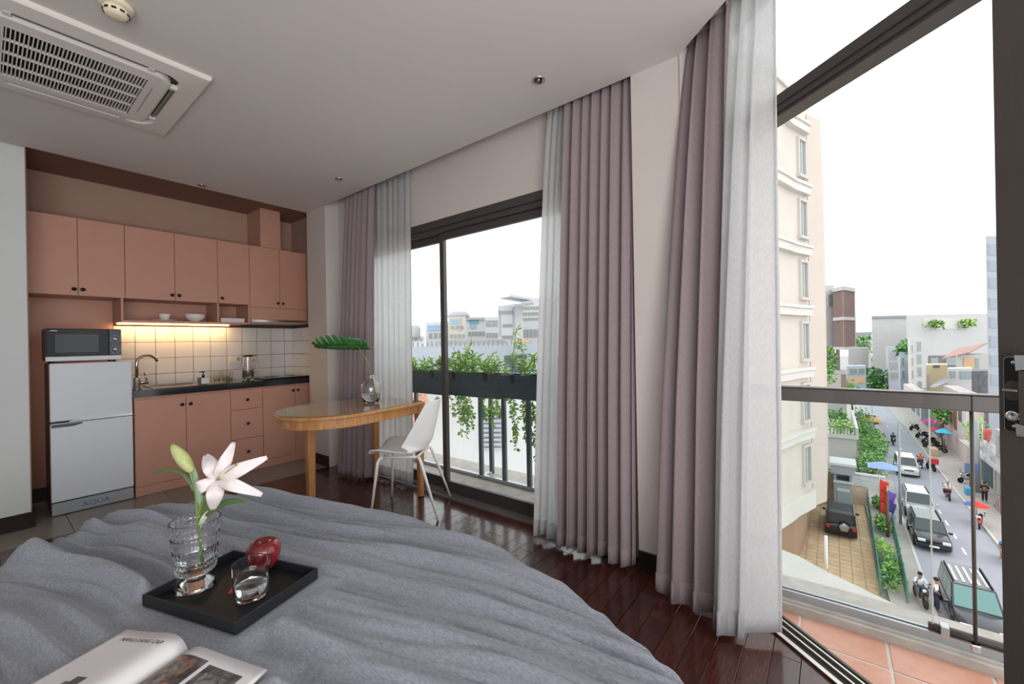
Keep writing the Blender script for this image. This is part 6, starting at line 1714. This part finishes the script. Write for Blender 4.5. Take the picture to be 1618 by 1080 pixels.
# ---------------------------------------------------------------- skyline beyond the left window
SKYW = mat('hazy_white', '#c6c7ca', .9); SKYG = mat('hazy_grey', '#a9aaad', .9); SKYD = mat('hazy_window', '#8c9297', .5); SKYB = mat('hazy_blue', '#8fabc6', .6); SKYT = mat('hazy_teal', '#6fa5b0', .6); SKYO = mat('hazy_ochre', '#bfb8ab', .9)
def row(n, a, b, y0, y1, mm=None): 
    w = (b - a) / n
    return tuple((a + w * (k + .2), a + w * (k + .8), y0, y1, 'window', mm or SKYD) for k in range(n))
fbuild('skyline_building', 'pale low building with a water tank at the left edge of the window', 642, 672, 531, 62, SKYW, zb=-4, deep=2, wins=row(3, .1, .9, 534, 538))
q = at(654, 527, 62); m = MB(); m.lathe(q.x, q.y, [(.9, q.z - .6), (1.0, q.z - .4), (1.0, q.z + .9), (.6, q.z + 1.3), (0, q.z + 1.35)], 16); single('water_tank', m, SKYG, 'round grey water tank on the pale roof at the left edge of the window', 'tank')
fbuild('skyline_building', 'white building with a blue band, directly left of the window mullion', 672, 712, 508, 66, SKYW, zb=-4, deep=2.5, wins=((.1, .95, 514, 517, 'band', SKYB), (.1, .95, 520, 522, 'band', SKYB)) + row(4, .1, .9, 526, 534))
t, Mx, Wd, zt = fbuild('skyline_building', 'ochre block with a rounded top storey right of the mullion', 708, 736, 500, 62, SKYO, zb=-4, deep=2.2, wins=((.15, .5, 504, 511, 'window', SKYB), (.6, .72, 502, 522, 'window', SKYG)) + row(3, .1, .9, 515, 519) + row(4, .05, .95, 528, 534))
q = Mx @ Vector((Wd * .5, -2.0, 0)); m = MB(); m.lathe(q.x, q.y, [(1.7, zt), (1.7, zt + .4), (1.2, zt + .9), (0, zt + 1.0)], 18); m.cyl((q.x, q.y, zt + 1.0), (q.x, q.y, zt + 2.6), .04, n=6); part('roof_drum', m, SKYG, t)
fbuild('skyline_building', 'low white building with a teal upper panel', 736, 768, 505, 70, SKYW, zb=-4, deep=2.2, wins=((.18, .62, 506, 511, 'panel', SKYT), (.2, .5, 513, 518, 'window', SKYB)) + row(5, .1, .95, 524, 530), roof=SKYG)
fbuild('skyline_building', 'white block with a sloping grey roof and a row of arches', 766, 792, 500, 66, SKYW, zb=-4, deep=2.2, wins=row(6, .05, .95, 506, 509) + row(6, .05, .95, 511, 515) + row(5, .05, .95, 526, 533))
t, Mx, Wd, zt = fbuild('skyline_building', 'tall white block with a tilted white roof slab at the right', 786, 826, 482, 60, SKYW, zb=-4, deep=2.5, wins=row(7, .05, .62, 491, 496) + ((.06, .09, 490, 530, 'column', SKYG), (.60, .64, 484, 530, 'column', SKYG), (.2, .55, 512, 516, 'window', SKYD), (.15, .6, 530, 535, 'window', SKYD)))
q0, q1 = at(797, 468, 58), at(832, 474, 60)
m = MB(); m.bar((q0.x, q0.y, q0.z), (q1.x, q1.y, q1.z), 3.0, .35); part('roof_slab', m, SKYW, t)
q0, q1 = at(806, 483, 57), at(836, 480, 59); m = MB(); m.bar((q0.x, q0.y, q0.z), (q1.x, q1.y, q1.z), 2.0, .4); part('roof_slab', m, SKYG, t)
fbuild('skyline_building', 'white building with stacked window rows behind the sheer curtain edge', 824, 880, 470, 66, SKYW, zb=-4, deep=2.5, wins=row(8, .0, .6, 484, 488) + row(8, .0, .6, 493, 497) + row(8, .0, .6, 502, 505) + row(5, .0, .5, 520, 532))
fbuild('skyline_building', 'low rooftop terrace with an orange awning at the right of the skyline', 800, 870, 537, 44, SKYG, zb=-4, deep=2, wins=((.30, .52, 536, 540, 'awning', ORG),))
fbuild('skyline_building', 'long low grey row of rooftops behind the boundary wall', 690, 800, 536, 50, SKYG, zb=-4, deep=2, wins=row(18, .02, .98, 537, 542))
